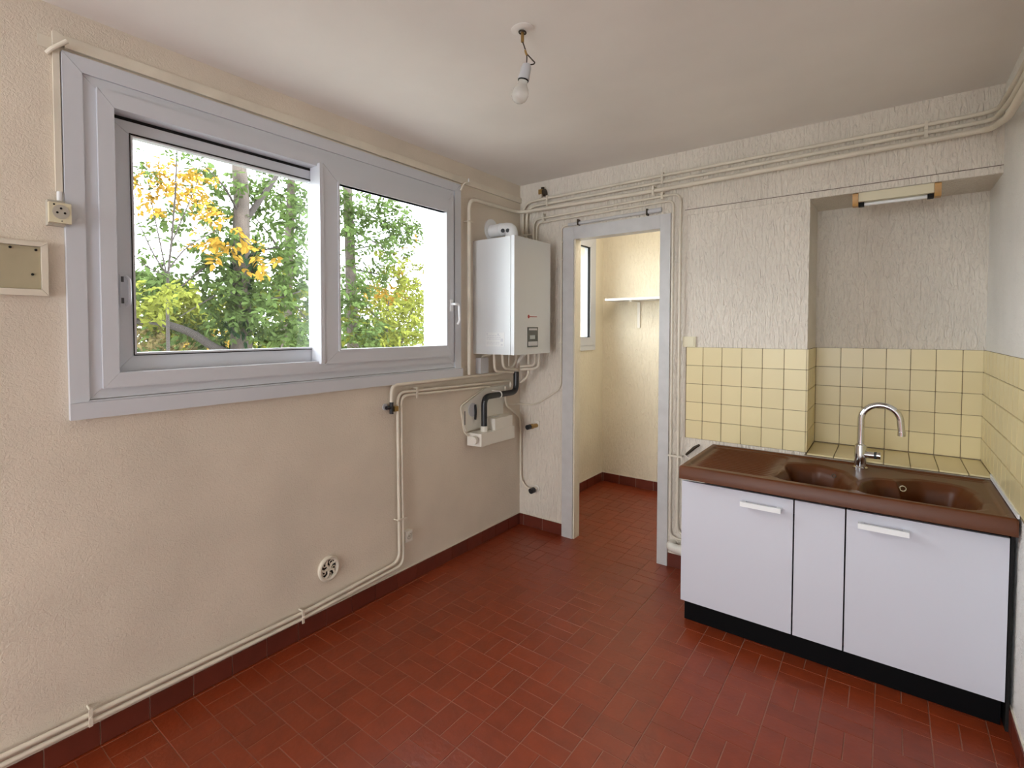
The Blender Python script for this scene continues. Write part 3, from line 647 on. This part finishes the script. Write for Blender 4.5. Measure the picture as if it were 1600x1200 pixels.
# black drain pipe and condensate pump
pipe('black plastic drain elbow pipe between boiler hose and white pump', [(0.07,-0.157,1.150),(0.07,-0.157,1.008),(0.07,-0.535,1.008),(0.07,-0.535,0.8182)], 0.020, 0.055, name='drain_pipe', mt='rubber')
pm = thing('condensate_pump', 'white condensate pump under the boiler', 'pump', (0.06, -0.44, 0.70))
obj('lower_housing', prism(B(), [(0.013,-0.642),(0.112,-0.620),(0.112,-0.240),(0.013,-0.240)], 'z', 0.700, 0.782), 'offwhite', pm, bevel=0.004, seg=2)
uh = obj('upper_housing', bx(0.013, 0.106, -0.462, -0.258, 0.7825, 0.858), 'offwhite', pm, bevel=0.006, seg=2)
obj('slot', bx(0.045, 0.062, -0.42, -0.345, 0.8582, 0.8590), 'grey', uh)
obj('knob', cyl((0.075, -0.642, 0.744), 0.026, 0.03, (0.2, -1, 0), 20), 'offwhite', pm, bevel=0.003)
obj('inlet_collar', cyl((0.07, -0.535, 0.7825), 0.024, 0.035), 'offwhite', pm, bevel=0.002)
t = thing('wall_cover', 'beige plastic backing panel on the wall behind the pump', 'panel', (0.0, -0.45, 0.79))
obj('sheet', prism(B(), [(-0.697,0.955),(-0.437,1.055),(-0.118,1.055),(-0.231,0.925),(-0.231,0.800),(-0.650,0.79)], 'x', 0.0008, 0.011), 'offwhite', t, bevel=0.003)
obj('slot', bx(0.0112, 0.0118, -0.668, -0.660, 0.835, 0.925), 'ink', t); obj('disc', cyl((0.0112, -0.585, 0.925), 0.045, 0.004, (1, 0, 0), 24), 'grey', t, bevel=0.001)
obj('clamp', tube([(0.016, -0.560, 0.955), (0.03, -0.572, 0.905), (0.016, -0.560, 0.86)], 0.008, 0.02, 8), 'rubber', t)
pipe('pale cable around the edge of the backing panel to the pump', [(0.012,-0.455,1.056),(0.012,-0.700,0.966),(0.016,-0.712,0.94),(0.020,-0.682,0.79),(0.04,-0.66,0.765)], 0.005, 0.02, name='cable', cat='cable')
t = thing('pipe_bracket', 'pale bracket around the black drain pipe', 'bracket', (0.07, -0.36, 1.0)); obj('ring', torus((0.07, -0.365, 1.008), 0.0225, 0.004, (0, 1, 0), 24, 8), 'offwhite', t); obj('stem', cyl((0.0112, -0.365, 1.030), 0.004, 0.06, (1, 0, 0), 8), 'offwhite', t)
# valves on the back wall in the corner
v = thing('wall_tap', 'brass stop tap with black knob on the corner wall', 'tap', (0.15, -0.05, 0.73))
obj('plate', bx(0.134, 0.170, -0.010, -0.0005, 0.728, 0.790), 'offwhite', v, bevel=0.002); obj('body', cyl((0.150, -0.0105, 0.756), 0.015, 0.05, (-0.1, -1, 0), 14), 'brass', v, bevel=0.002)
obj('nut', cyl((0.1445, -0.061, 0.756), 0.020, 0.024, (-0.1, -1, 0), 6), 'brass', v, bevel=0.002); obj('knob', cyl((0.142, -0.086, 0.756), 0.017, 0.032, (-0.15, -1, -0.05), 16), 'rubber', v, bevel=0.006, seg=2)
v = thing('gas_valve', 'low black capped valve on the corner wall', 'valve', (0.15, -0.03, 0.275))
obj('rosette', cyl((0.150, -0.0005, 0.297), 0.024, 0.008, (0, -1, 0), 18), 'offwhite', v, bevel=0.002); obj('body', cyl((0.150, -0.009, 0.297), 0.012, 0.03, (0, -1, 0), 12), 'offwhite', v); obj('knob', cyl((0.147, -0.04, 0.292), 0.020, 0.035, (-0.15, -1, -0.1), 18), 'rubber', v, bevel=0.006, seg=2)
# cable conduit round the doorway
pipe('thin cream conduit left of the doorway and across the corner to the pump', [(0.40,-0.014,2.163),(0.345,-0.014,2.155),(0.346,-0.012,1.04),(0.165,-0.012,0.918),(0.11,-0.012,0.900),(0.012,-0.012,0.90),(0.012,-0.20,0.912),(0.016,-0.215,1.04)], 0.0065, 0.05, name='conduit', cat='conduit')
for zz in (2.05, 1.93, 1.36): clip('small clip on the conduit left of the doorway, %s' % {2.05: 'near its top bend', 1.93: 'a hand below the top bend', 1.36: 'at boiler bottom height'}[zz], gcl, 0.3455, -0.0125, zz, 'x', 0.014, 0.0055)
t = thing('conduit_rail', 'pale conduit tube lying on top of the door frame', 'conduit', (0.7, -0.02, 2.155))
obj('rail', tube([(0.40, -0.018, 2.163), (0.945, -0.018, 2.172)], 0.0105), 'door_paint', t); obj('end_piece', tube([(0.946, -0.019, 2.172), (1.022, -0.019, 2.174)], 0.0145), 'grey', t)
for x in (0.475, 0.936): obj('clip', bx(x-0.004, x+0.004, -0.034, -0.0005, 2.150, 2.189), 'olddark', t, bevel=0.002)
# waste pipe beside the sink cabinet
t = thing('waste_pipe', 'fat white waste elbow near the floor between door frame and cabinet', 'pipe', (1.13, -0.04, 0.12))
obj('elbow', tube([(1.105, -0.002, 0.144), (1.105, -0.058, 0.142), (1.32, -0.058, 0.132)], 0.027, 0.04, 16), 'offwhite', t); obj('collar', cyl((1.165, -0.058, 0.139), 0.031, 0.035, (1, 0, -0.07), 20), 'offwhite', t, bevel=0.002)

# ------------------------------------------------------------------ sockets, hatch, vent on the left wall
t = thing('wall_socket', 'ivory surface socket left of the window', 'socket', (0.02, -2.772, 1.79))
obj('back_box', bx(0.0005, 0.030, -2.803, -2.757, 1.786, 1.866), 'ivory_grey', t, bevel=0.002)
f = obj('front', bx(0.0305, 0.046, -2.803, -2.744, 1.793, 1.857), 'ivory', t, bevel=0.003)
obj('well', cyl((0.0458, -2.772, 1.828), 0.023, 0.0015, (1, 0, 0), 26), 'ivory_grey', f)
for dy, dz in ((-0.010, -0.003), (0.010, -0.003), (0.0, 0.011)): obj('hole', cyl((0.0473, -2.772+dy, 1.828+dz), 0.0036, 0.0008, (1, 0, 0), 10), 'dark', f)
for y, z, r in ((-2.790, 1.850, 0.003), (-2.770, 1.799, 0.002)): obj('screw', cyl((0.0463, y, z), r, 0.0008, (1, 0, 0), 8), 'dark', f)
t = thing('cable_duct', 'cream vertical cable duct beside the window down to the socket', 'duct', (0.005, -2.766, 1.86))
obj('duct', bx(0.0005, 0.012, -2.776, -2.758, 1.90, 2.412), 'pipe', t, bevel=0.002); obj('cable', tube([(0.010, -2.767, 1.898), (0.014, -2.768, 1.88), (0.018, -2.769, 1.866)], 0.0075), 'white', t); obj('top_plate', prism(B(), [(-2.775,2.375),(-2.775,2.415),(-2.742,2.405),(-2.742,2.375)], 'x', 0.0122, 0.014), 'pipe', t)
t = thing('rod_hook', 'pale curtain rod stub above the left window corner', 'hook', (0.03, -2.77, 2.36), 'curtain rod stubs')
obj('plate', bx(0.0005, 0.003, -2.812, -2.777, 2.355, 2.392), 'pipe', t, bevel=0.001); obj('rod', tube([(0.004, -2.790, 2.338), (0.020, -2.780, 2.350), (0.034, -2.742, 2.384)], 0.007, 0.012), 'pipe', t)
t = thing('rod_hook', 'pale curtain rod stub above the right window corner', 'hook', (0.03, -0.70, 2.36), 'curtain rod stubs')
obj('rod', tube([(0.0205, -0.715, 2.320), (0.045, -0.712, 2.362), (0.045, -0.66, 2.375)], 0.0055, 0.02), 'pipe', t); obj('pin', cyl((0.045, -0.665, 2.378), 0.003, 0.022), 'white', t)
t = thing('wall_hatch', 'khaki metal hatch in a pale frame on the left wall', 'hatch', (0.01, -2.93, 1.56))
obj('frame', ring4(B(), -3.06, -2.803, 1.558, 1.728, 0.02, 0.017, 0.020, 0.014, 0.0005, 0.020), 'pipe', t, bevel=0.002); hc = obj('cover', bx(0.0005, 0.010, -3.039, -2.821, 1.579, 1.713), 'hatch', t, bevel=0.002)
for y, z in ((-2.832, 1.703), (-2.895, 1.705), (-2.842, 1.625)): obj('screw', cyl((0.0102, y, z), 0.004, 0.003, (1, 0, 0), 10), 'dark', hc)
t = thing('air_vent', 'round white air grille low on the left wall', 'vent', (0.01, -1.724, 0.21))
obj('rim', torus((0.008, -1.724, 0.279), 0.053, 0.010, (1, 0, 0), 36, 8), 'pipe', t); obj('back', cyl((0.0006, -1.724, 0.279), 0.050, 0.003, (1, 0, 0), 30), 'dark', t)
for k in range(5):
    a = k*2*math.pi/5+0.5; ux, uz = math.cos(a), math.sin(a)
    obj('spoke', sweep(B(), [(0.009, -1.724+ux*0.006, 0.279+uz*0.006), (0.009, -1.724+ux*0.026-uz*0.010, 0.279+uz*0.026+ux*0.010), (0.009, -1.724+ux*0.047, 0.279+uz*0.047)], 0.006, 8), 'pipe', t)
obj('hub', cyl((0.004, -1.724, 0.279), 0.012, 0.010, (1, 0, 0), 16), 'pipe', t)
for k in range(5):
    a = k*2*math.pi/5+1.1; obj('ring_fin', torus((0.007, -1.724+0.031*math.cos(a), 0.279+0.031*math.sin(a)), 0.009, 0.0028, (1, 0, 0), 16, 6), 'pipe', t)
t = thing('phone_socket', 'small square telephone socket beside the falling pipes', 'socket', (0.01, -1.192, 0.245))
obj('box', bx(0.0005, 0.030, -1.218, -1.164, 0.249, 0.309), 'offwhite', t, bevel=0.006, seg=2); obj('ring', torus((0.0305, -1.190, 0.280), 0.015, 0.003, (1, 0, 0), 22, 6), 'ivory_grey', t); obj('button', cyl((0.0305, -1.190, 0.280), 0.008, 0.003, (1, 0, 0), 16), 'ivory_grey', t)

# ------------------------------------------------------------------ pendant bulb
pl = thing('pendant_bulb', 'bare light bulb on a knotted brown cord from the ceiling', 'lamp', (1.087, -1.675, 2.24))
px_, py_ = 1.087, -1.675
obj('ceiling_disc', lathe(B(), [(0.040, 0), (0.040, -0.002), (0.034, -0.004)], (px_, py_, 2.4995)), 'ceiling', pl)
obj('hook', torus((px_, py_, 2.488), 0.012, 0.003, (0.2, 0.1, 1), 16, 6), 'olddark', pl); obj('wire_sleeve', cyl((px_, py_, 2.455), 0.0055, 0.04), 'brass', pl)
obj('cord', tube([(px_, py_, 2.457), (px_+0.008, py_, 2.436), (px_+0.016, py_+0.004, 2.405), (px_+0.017, py_, 2.372)], 0.0022, 0.01, 6), 'olddark', pl)
obj('cord', tube([(px_+0.014, py_+0.006, 2.412), (px_+0.040, py_+0.018, 2.378), (px_+0.038, py_+0.014, 2.372), (px_+0.019, py_, 2.369)], 0.0022, 0.006, 6), 'olddark', pl)
obj('knot', torus((px_+0.014, py_, 2.414), 0.0068, 0.0036, (1, 0.5, 0.4), 16, 6), 'brass', pl)
ax = Vector((-0.20, -0.12, -1)).normalized(); c0 = Vector((px_+0.019, py_, 2.374))
obj('lamp_holder', lathe(B(), [(0.008, 0), (0.014, 0.003), (0.018, 0.014), (0.0185, 0.032), (0.0195, 0.046), (0.0205, 0.050), (0.0205, 0.056)], c0, ax, 22), 'grey', pl)
obj('seal_ring', lathe(B(), [(0.0190, 0.0563), (0.0190, 0.0600)], c0, ax, 22), 'dark', pl)
obj('bulb', lathe(B(), [(0.0165, 0.0603), (0.0165, 0.070), (0.019, 0.076), (0.026, 0.088), (0.0295, 0.100), (0.0300, 0.108), (0.0285, 0.117), (0.024, 0.126), (0.016, 0.133), (0.008, 0.1365), (0.001, 0.1372)], c0, ax, 28), 'frost', pl, ang=80)

# ------------------------------------------------------------------ pantry shelf
t = thing('wall_shelf', 'white shelf on a bracket on the pantry back wall', 'shelf', (0.65, 1.32, 1.70))
obj('board', bx(0.128, 1.168, 1.20, PB-0.001, 1.706, 1.725), 'white', t, bevel=0.002)
bm = bx(0.338, 0.362, 1.425, PB-0.001, 1.463, 1.7055); box(bm, 0.338, 0.362, 1.23, 1.4245, 1.693, 1.7055); obj('bracket', bm, 'offwhite', t, bevel=0.002)

# ------------------------------------------------------------------ fill lamp added to brighten the pantry, unseen behind the door head
t = thing('added_pantry_lamp', 'added unseen fill lamp, round and warm, on the pantry ceiling', 'lamp', (0.70, 0.42, 2.42))
obj('fill_lamp_base', cyl((0.70, 0.42, 2.47), 0.09, 0.0295, n=24), 'white', t); obj('fill_lamp_shade', lathe(B(), [(0.085, 0), (0.085, -0.015), (0.07, -0.04), (0.03, -0.052), (0.001, -0.055)], (0.70, 0.42, 2.4695), n=24), 'frost', t, ang=80)
ld = bpy.data.lights.new('pantry_fill_light', 'POINT'); ld.energy = 6.5; ld.color = (1.0, 0.95, 0.87); ld.shadow_soft_size = 0.2
lo = bpy.data.objects.new('pantry_fill_light', ld); lo.location = (0.70, 0.42, 2.36); COL.objects.link(lo)

# ------------------------------------------------------------------ garden outside
obj('ground', bx(-160, -0.22, -120, 140, -3.2, -3.0), 'grass', kind=S, smooth=False)
LV = np.array([(0, 0, 0), (0.22, 0.30, 0.05), (0.20, 0.65, 0.04), (0, 1, -0.03), (-0.20, 0.65, 0.04), (-0.22, 0.30, 0.05), (0, 0.35, 0), (0, 0.68, 0)], float)
LF = [(0, 1, 6), (1, 2, 7, 6), (2, 3, 7), (0, 6, 5), (6, 7, 4, 5), (7, 3, 4)]
def rotm(d, n):
    d = d/np.linalg.norm(d); x = np.cross(d, n); x /= np.linalg.norm(x)+1e-9; z = np.cross(x, d); return np.stack([x, d, z], 1)
def sprays(c, r, n, L):
    """compound leaves: a rachis with paired leaflets; yields (position, 3x3 rotation, length)"""
    out = []
    for _ in range(n):
        u = rng.normal(size=3); u /= np.linalg.norm(u); p = np.array(c)+u*rng.random()**0.5*np.array(r)
        d = rng.normal(size=3); d[2] = -abs(d[2])*0.6-0.1; d /= np.linalg.norm(d); nrm = np.array([0.5, -0.2, 1.0])+rng.normal(size=3)*0.55
        side = np.cross(d, nrm); side /= np.linalg.norm(side); k = rng.integers(2, 4); s = L*rng.uniform(0.75, 1.25)
        for q in range(k):
            b = p+d*s*0.45*q
            for sg in (-1, 1): out.append((b, rotm(d*0.55+sg*side+rng.normal(size=3)*0.2, nrm+rng.normal(size=3)*0.3), s*rng.uniform(.8, 1.1)))
        out.append((p+d*s*0.45*(k-0.4), rotm(d+rng.normal(size=3)*0.15, nrm), s*1.1))
    return out
def leafmesh(name, items, mats, o0):
    n = len(items); V = np.zeros((n*8, 3)); F = []; mi = []
    for i, (p, Rm, L, mk) in enumerate(items):
        V[i*8:i*8+8] = (LV*L)@Rm.T+p-np.array(o0); F += [tuple(a+i*8 for a in f) for f in LF]; mi += [mats.index(mk)]*6
    me = bpy.data.meshes.new(name); me.from_pydata(V.tolist(), [], F)
    for mk in mats: me.materials.append(M[mk])
    me.polygons.foreach_set('material_index', mi); return me
MK = {'g': 'leaf_green', 'l': 'leaf_lime', 'y': 'leaf_yellow', 's': 'leaf_straw', 'i': 'leaf_ivy'}
one = {}
for mk in MK.values():
    me = bpy.data.meshes.new('leaf'); me.from_pydata(LV.tolist(), [], LF); me.materials.append(M[mk]); one[mk] = me
def plant(name, label, cat, base, trunks, branches, clusters, L, nparts, group=None, extra=None):
    t = thing(name, label, cat, base, group); o0 = ORI[t]
    for nm, pts, rr, mt in trunks: obj(nm, sweep(B(), pts, rr, 12), mt, t, ang=60)
    for pts, r0, r1 in branches:
        ps = fillet(pts, 0.25, 4); obj('branch', sweep(B(), ps, [r0+(r1-r0)*i/(len(ps)-1) for i in range(len(ps))], 7), 'twig', t, ang=60)
    items = []
    for cx, cy, cz, ry, rz, n, k in clusters: items += [(p, Rm, l, MK[k]) for p, Rm, l in sprays((cx, cy, cz), (min(0.5, ry), ry, rz), n, L)]
    vis = [it for it in items if it[0][2] < 3.9 and it[0][2] > 1.1]
    vis.sort(key=lambda it: (Vector(it[0])-CAM).length/it[2]); sel = vis[:nparts]; ids = {id(x) for x in sel}
    for p, Rm, l, mk in sel:
        o = bpy.data.objects.new('leaf', one[mk]); COL.objects.link(o); o.parent = t
        mm = Matrix([list(r_) for r_ in Rm]).to_4x4(); o.rotation_euler = mm.to_euler(); o.scale = (l, l, l); o.location = Vector(p)-o0
    rest = [it for it in items if id(it) not in ids]
    if rest:
        me = leafmesh('foliage', rest, list(dict.fromkeys(r[3] for r in rest)), o0); o = bpy.data.objects.new('foliage', me); COL.objects.link(o); o.parent = t; o['kind'] = 'stuff'
    if extra:
        me = leafmesh('ivy', extra, ['leaf_ivy', 'leaf_green'], o0); o = bpy.data.objects.new('ivy', me); COL.objects.link(o); o.parent = t; o['kind'] = 'stuff'
    return t
ivy = []
for _ in range(1700):
    z = rng.uniform(-2.9, 2.72); a = rng.uniform(0, 2*math.pi); wdt = 0.155+0.05*math.sin(z*3)+(0.12 if z < 1.6 else 0)
    p = np.array([-4.5+math.cos(a)*wdt, 0.20+math.sin(a)*wdt, z]); n = np.array([math.cos(a), math.sin(a), 0.3])+rng.normal(size=3)*0.35
    ivy.append((p, rotm(np.array([0, 0, -1.0])+rng.normal(size=3)*0.5, n), rng.uniform(.07, .12), 'leaf_ivy' if rng.random() < 0.75 else 'leaf_green'))
plant('ivy_tree', 'large tree with an ivy-clad trunk and green leaves outside the left sash', 'tree', (-4.5, 0.2, -3.0),
 [('trunk', [(-4.5,0.16,-3),(-4.5,0.2,0.5),(-4.5,0.2,2.0),(-4.52,0.24,3.2),(-4.6,0.2,4.6),(-4.7,0.3,6)], [0.18,0.15,0.125,0.10,0.08,0.05], 'bark')],
 [([(-4.5,0.2,1.07),(-4.45,-0.22,1.24),(-4.4,-0.48,1.42),(-4.35,-0.75,1.51),(-4.3,-0.97,1.56),(-4.25,-1.18,1.54),(-4.2,-1.7,1.64)],0.055,0.03),
  ([(-4.5,0.28,2.9),(-4.45,0.45,3.18),(-4.4,0.62,3.46),(-4.4,0.95,3.95)],0.045,0.03),([(-4.5,0.11,2.58),(-4.3,-0.28,2.28),(-4.2,-0.62,2.01),(-4.2,-0.84,1.78)],0.018,0.006),
  ([(-4.5,0.28,2.27),(-4.3,0.49,2.1),(-4.2,0.76,1.85),(-4.2,1.02,1.59)],0.018,0.006),([(-4.5,0.31,2.44),(-4.5,0.71,2.62),(-4.6,1.3,2.65)],0.016,0.006),
  ([(-4.5,0.18,3.01),(-4.3,-0.1,3.25),(-4.2,-0.38,3.4)],0.018,0.008),([(-4.5,0.27,2.01),(-4.2,0.43,1.83),(-4.1,0.85,1.98)],0.024,0.008),([(-4.5,0.15,2.09),(-4.2,-0.33,1.84),(-4.1,-0.74,1.6)],0.014,0.005)],
 [(-4.2,0.25,1.74,0.57,0.5,114,'g'),(-4.4,0.75,2.3,0.52,0.53,85,'g'),(-4.3,-0.16,2.05,0.34,0.4,57,'g'),(-4.4,-0.23,2.37,0.33,0.32,26,'g'),(-5.0,-0.6,1.75,0.5,0.4,133,'l'),(-4.9,-0.7,2.0,0.4,0.3,57,'g'),(-4.3,-0.93,2.0,0.28,0.29,45,'g'),(-4.6,0.68,3.02,0.52,0.45,49,'g'),(-4.7,0.0,3.01,0.26,0.5,22,'g'),(-4.6,0.49,3.43,0.39,0.26,22,'g'),(-4.0,0.58,1.41,0.4,0.21,49,'g'),(-4.6,-0.2,3.28,0.25,0.32,15,'g'),(-4.9,-0.2,1.42,0.6,0.25,76,'g'),(-4.2,-1.04,1.7,0.23,0.18,26,'l'),(-4.5,-0.41,3.14,0.32,0.39,15,'y'),(-4.0,-0.26,2.48,0.32,0.3,19,'y'),(-4.5,-0.67,2.71,0.38,0.46,16,'g'),(-4.7,0.1,2.75,0.6,0.5,40,'g'),(-4.8,1.0,2.6,0.5,0.5,40,'g'),(-4.6,0.0,3.3,0.5,0.25,16,'g'),(-3.9,0.09,2.36,0.31,0.31,11,'y'),(-4.3,0.68,1.85,0.63,0.53,15,'l'),(-5.0,1.4,3.3,0.29,0.59,34,'g'),(-4.8,0.3,4.7,1.3,0.6,95,'g')], 0.10, 295, None, ivy)
plant('young_tree', 'slim young tree with thin stems and sparse yellow leaves at the far left', 'tree', (-3.7, -1.02, -3.0),
 [('stem', [(-3.7,-1.02,-3),(-3.7,-1.02,1.69),(-3.7,-1.01,2.02),(-3.7,-0.97,2.36),(-3.7,-0.92,2.9),(-3.7,-0.9,3.31),(-3.7,-0.88,3.7)], [0.03,0.016,0.013,0.011,0.009,0.007,0.004], 'twig')],
 [([(-3.7,-1.01,2.02),(-3.7,-1.14,2.21),(-3.6,-1.28,2.44),(-3.6,-1.42,2.75)],0.009,0.004),([(-3.7,-1.01,1.96),(-3.7,-1.08,2.35),(-3.7,-1.16,2.79),(-3.7,-1.2,3.2)],0.009,0.004),([(-3.7,-1.0,2.09),(-3.8,-0.78,2.36),(-3.9,-0.46,2.56),(-3.9,-0.23,2.7)],0.009,0.004),
  ([(-3.7,-0.97,2.36),(-3.7,-0.82,2.72),(-3.7,-0.68,3.09),(-3.7,-0.57,3.4)],0.008,0.003),([(-3.7,-1.04,2.02),(-3.7,-1.24,2.1),(-3.7,-1.45,2.35)],0.008,0.004)],
 [(-3.7,-1.07,3.07,0.25,0.23,32,'y'),(-3.8,-0.7,3.14,0.28,0.24,25,'y'),(-3.6,-1.26,2.82,0.15,0.32,22,'y'),(-3.6,-1.25,3.01,0.13,0.25,16,'g'),(-3.7,-0.82,2.79,0.35,0.2,22,'y'),(-3.8,-0.5,2.72,0.3,0.22,16,'y'),(-3.7,-1.2,2.2,0.18,0.32,11,'g'),(-3.7,-0.94,3.27,0.26,0.13,9,'g'),(-3.9,-0.52,3.31,0.3,0.22,12,'g'),(-3.45,-1.12,1.82,0.36,0.16,30,'l')], 0.062, 295)
plant('background_tree', 'pale-trunked tree standing behind the ivy tree near the window meeting stile', 'tree', (-6.5, 2.1, -3.0),
 [('trunk', [(-6.5,2.1,-3),(-6.5,2.12,1.5),(-6.5,2.25,4.0),(-6.6,2.4,6)], [0.13,0.10,0.075,0.05], 'bark')], [([(-6.5,2.18,2.6),(-6.4,1.8,3.1),(-6.3,1.3,3.5)],0.03,0.01)],
 [(-6.5,2.32,3.44,0.35,0.96,110,'g'),(-6.8,2.64,2.27,0.61,0.75,110,'g'),(-7,2.19,1.64,0.87,0.74,60,'l'),(-6.6,1.86,4.19,0.53,0.5,60,'g'),(-7.5,0.85,1.63,1.23,0.46,100,'l'),(-7,1.56,2.8,0.51,0.7,90,'g'),(-6.7,2.4,5.4,1.2,0.7,80,'g')], 0.115, 120)
plant('slender_tree', 'leafy tree with a grey trunk filling the left of the right sash', 'tree', (-5.5, 2.85, -3.0),
 [('trunk', [(-5.5,2.95,-3),(-5.5,2.86,1.87),(-5.5,2.78,3.95),(-5.5,2.7,5.5)], [0.14,0.105,0.085,0.05], 'bark')],
 [([(-5.5,2.87,3.28),(-5.4,3.4,3.1),(-5.3,3.98,2.66),(-5.3,4.7,2.38)],0.018,0.006),([(-5.5,2.9,2.57),(-5.4,3.56,2.5),(-5.4,4.8,2.37)],0.018,0.008),([(-5.5,2.85,3.62),(-5.5,3.66,3.58),(-5.5,4.9,3.62)],0.018,0.006),([(-5.5,2.9,2.93),(-5.5,3.66,3.14),(-5.5,4.37,3.88)],0.016,0.006),([(-5.5,2.86,2.1),(-5.3,3.23,1.75),(-5.3,3.63,1.27)],0.014,0.006)],
 [(-5.2,2.63,3.43,0.37,0.56,68,'g'),(-5.1,2.91,2.77,0.55,0.69,71,'g'),(-5.0,2.46,1.95,0.36,0.66,71,'g'),(-5.4,3.57,3.49,0.7,0.49,95,'g'),(-5.5,4.18,3.47,0.56,0.52,80,'g'),(-5.4,3.9,2.66,0.73,0.5,80,'l'),(-5.3,3.32,3.79,0.85,0.24,50,'g'),(-5.4,4.26,2.95,0.47,0.52,13,'y'),(-5.2,2.36,3.71,0.21,0.33,13,'g'),(-5.5,2.8,5.0,1.3,0.7,68,'g')], 0.105, 295)
plant('lime_shrub', 'tall yellow-green shrub at the lower right of the window view', 'shrub', (-5.2, 3.4, -3.0), [('stem', [(-5.2,3.4,-3),(-5.2,3.4,1.2),(-5.2,3.5,2.0)], [0.06,0.04,0.01], 'twig')], [([(-5.2,3.4,0.6),(-5.2,3.9,1.3),(-5.3,4.3,2.0)],0.03,0.008)],
 [(-5.0,3.19,1.57,1.02,0.47,126,'l'),(-5.3,4.16,1.77,0.77,0.58,90,'l'),(-4.8,2.57,1.4,0.6,0.27,43,'g'),(-5.6,4.65,2.33,0.61,0.41,43,'l'),(-5.8,3.92,2.17,0.93,0.32,39,'y'),(-5.2,3.6,0.3,1.1,0.9,108,'l'),(-5.1,3.3,1.32,1.3,0.14,70,'l'),(-5.6,5.0,1.5,0.8,0.5,60,'l')], 0.105, 295)
plant('straw_shrub', 'dry straw-coloured shrub at the lower left corner of the window view', 'shrub', (-5.2, -0.45, -3.0), [('stem', [(-5.25,-0.45,-3),(-5.22,-0.42,0.9),(-5.2,-0.40,1.33)], [0.05,0.025,0.01], 'twig')], [([(-5.22,-0.42,0.7),(-5.2,-0.1,1.1),(-5.2,0.2,1.3)],0.015,0.005)],
 [(-5.1,-0.65,1.37,0.35,0.20,54,'s'),(-5.2,-0.22,1.32,0.34,0.18,43,'s'),(-5.4,-0.70,1.50,0.24,0.13,25,'l'),(-5.5,0.26,1.31,0.39,0.17,21,'y'),(-5.2,-0.36,0.38,0.76,0.63,72,'s')], 0.075, 200)
plant('hedge', 'tall dense green hedge in the background behind all the trees', 'hedge', (-9, 3, -3.0), [('stem', [(-9,3,-3),(-9,3,1.0)], [0.08,0.03], 'twig')], [],
 [(-9,1.49,2.06,1.58,0.4,156,'l'),(-9,3.23,2.13,1.42,0.74,156,'g'),(-9.5,4.6,1.71,0.81,0.83,78,'g'),(-9,5.89,2.24,1.18,1.04,130,'g'),(-9,7.86,2.32,1.46,0.77,130,'l'),(-8.5,1.27,1.39,1.51,0.38,156,'g'),(-8,3.1,1.25,1.38,0.42,150,'g'),(-8,1.0,1.2,1.5,0.25,110,'g'),(-8,5.5,1.25,1.6,0.3,110,'g'),(-8.5,6.37,1.37,1.8,0.53,104,'g'),(-9,3,0.2,3,1.0,312,'g'),(-9,7,0.2,3,1.0,312,'g'),(-9,-1.5,1.0,2,1.0,234,'l')], 0.17, 0)
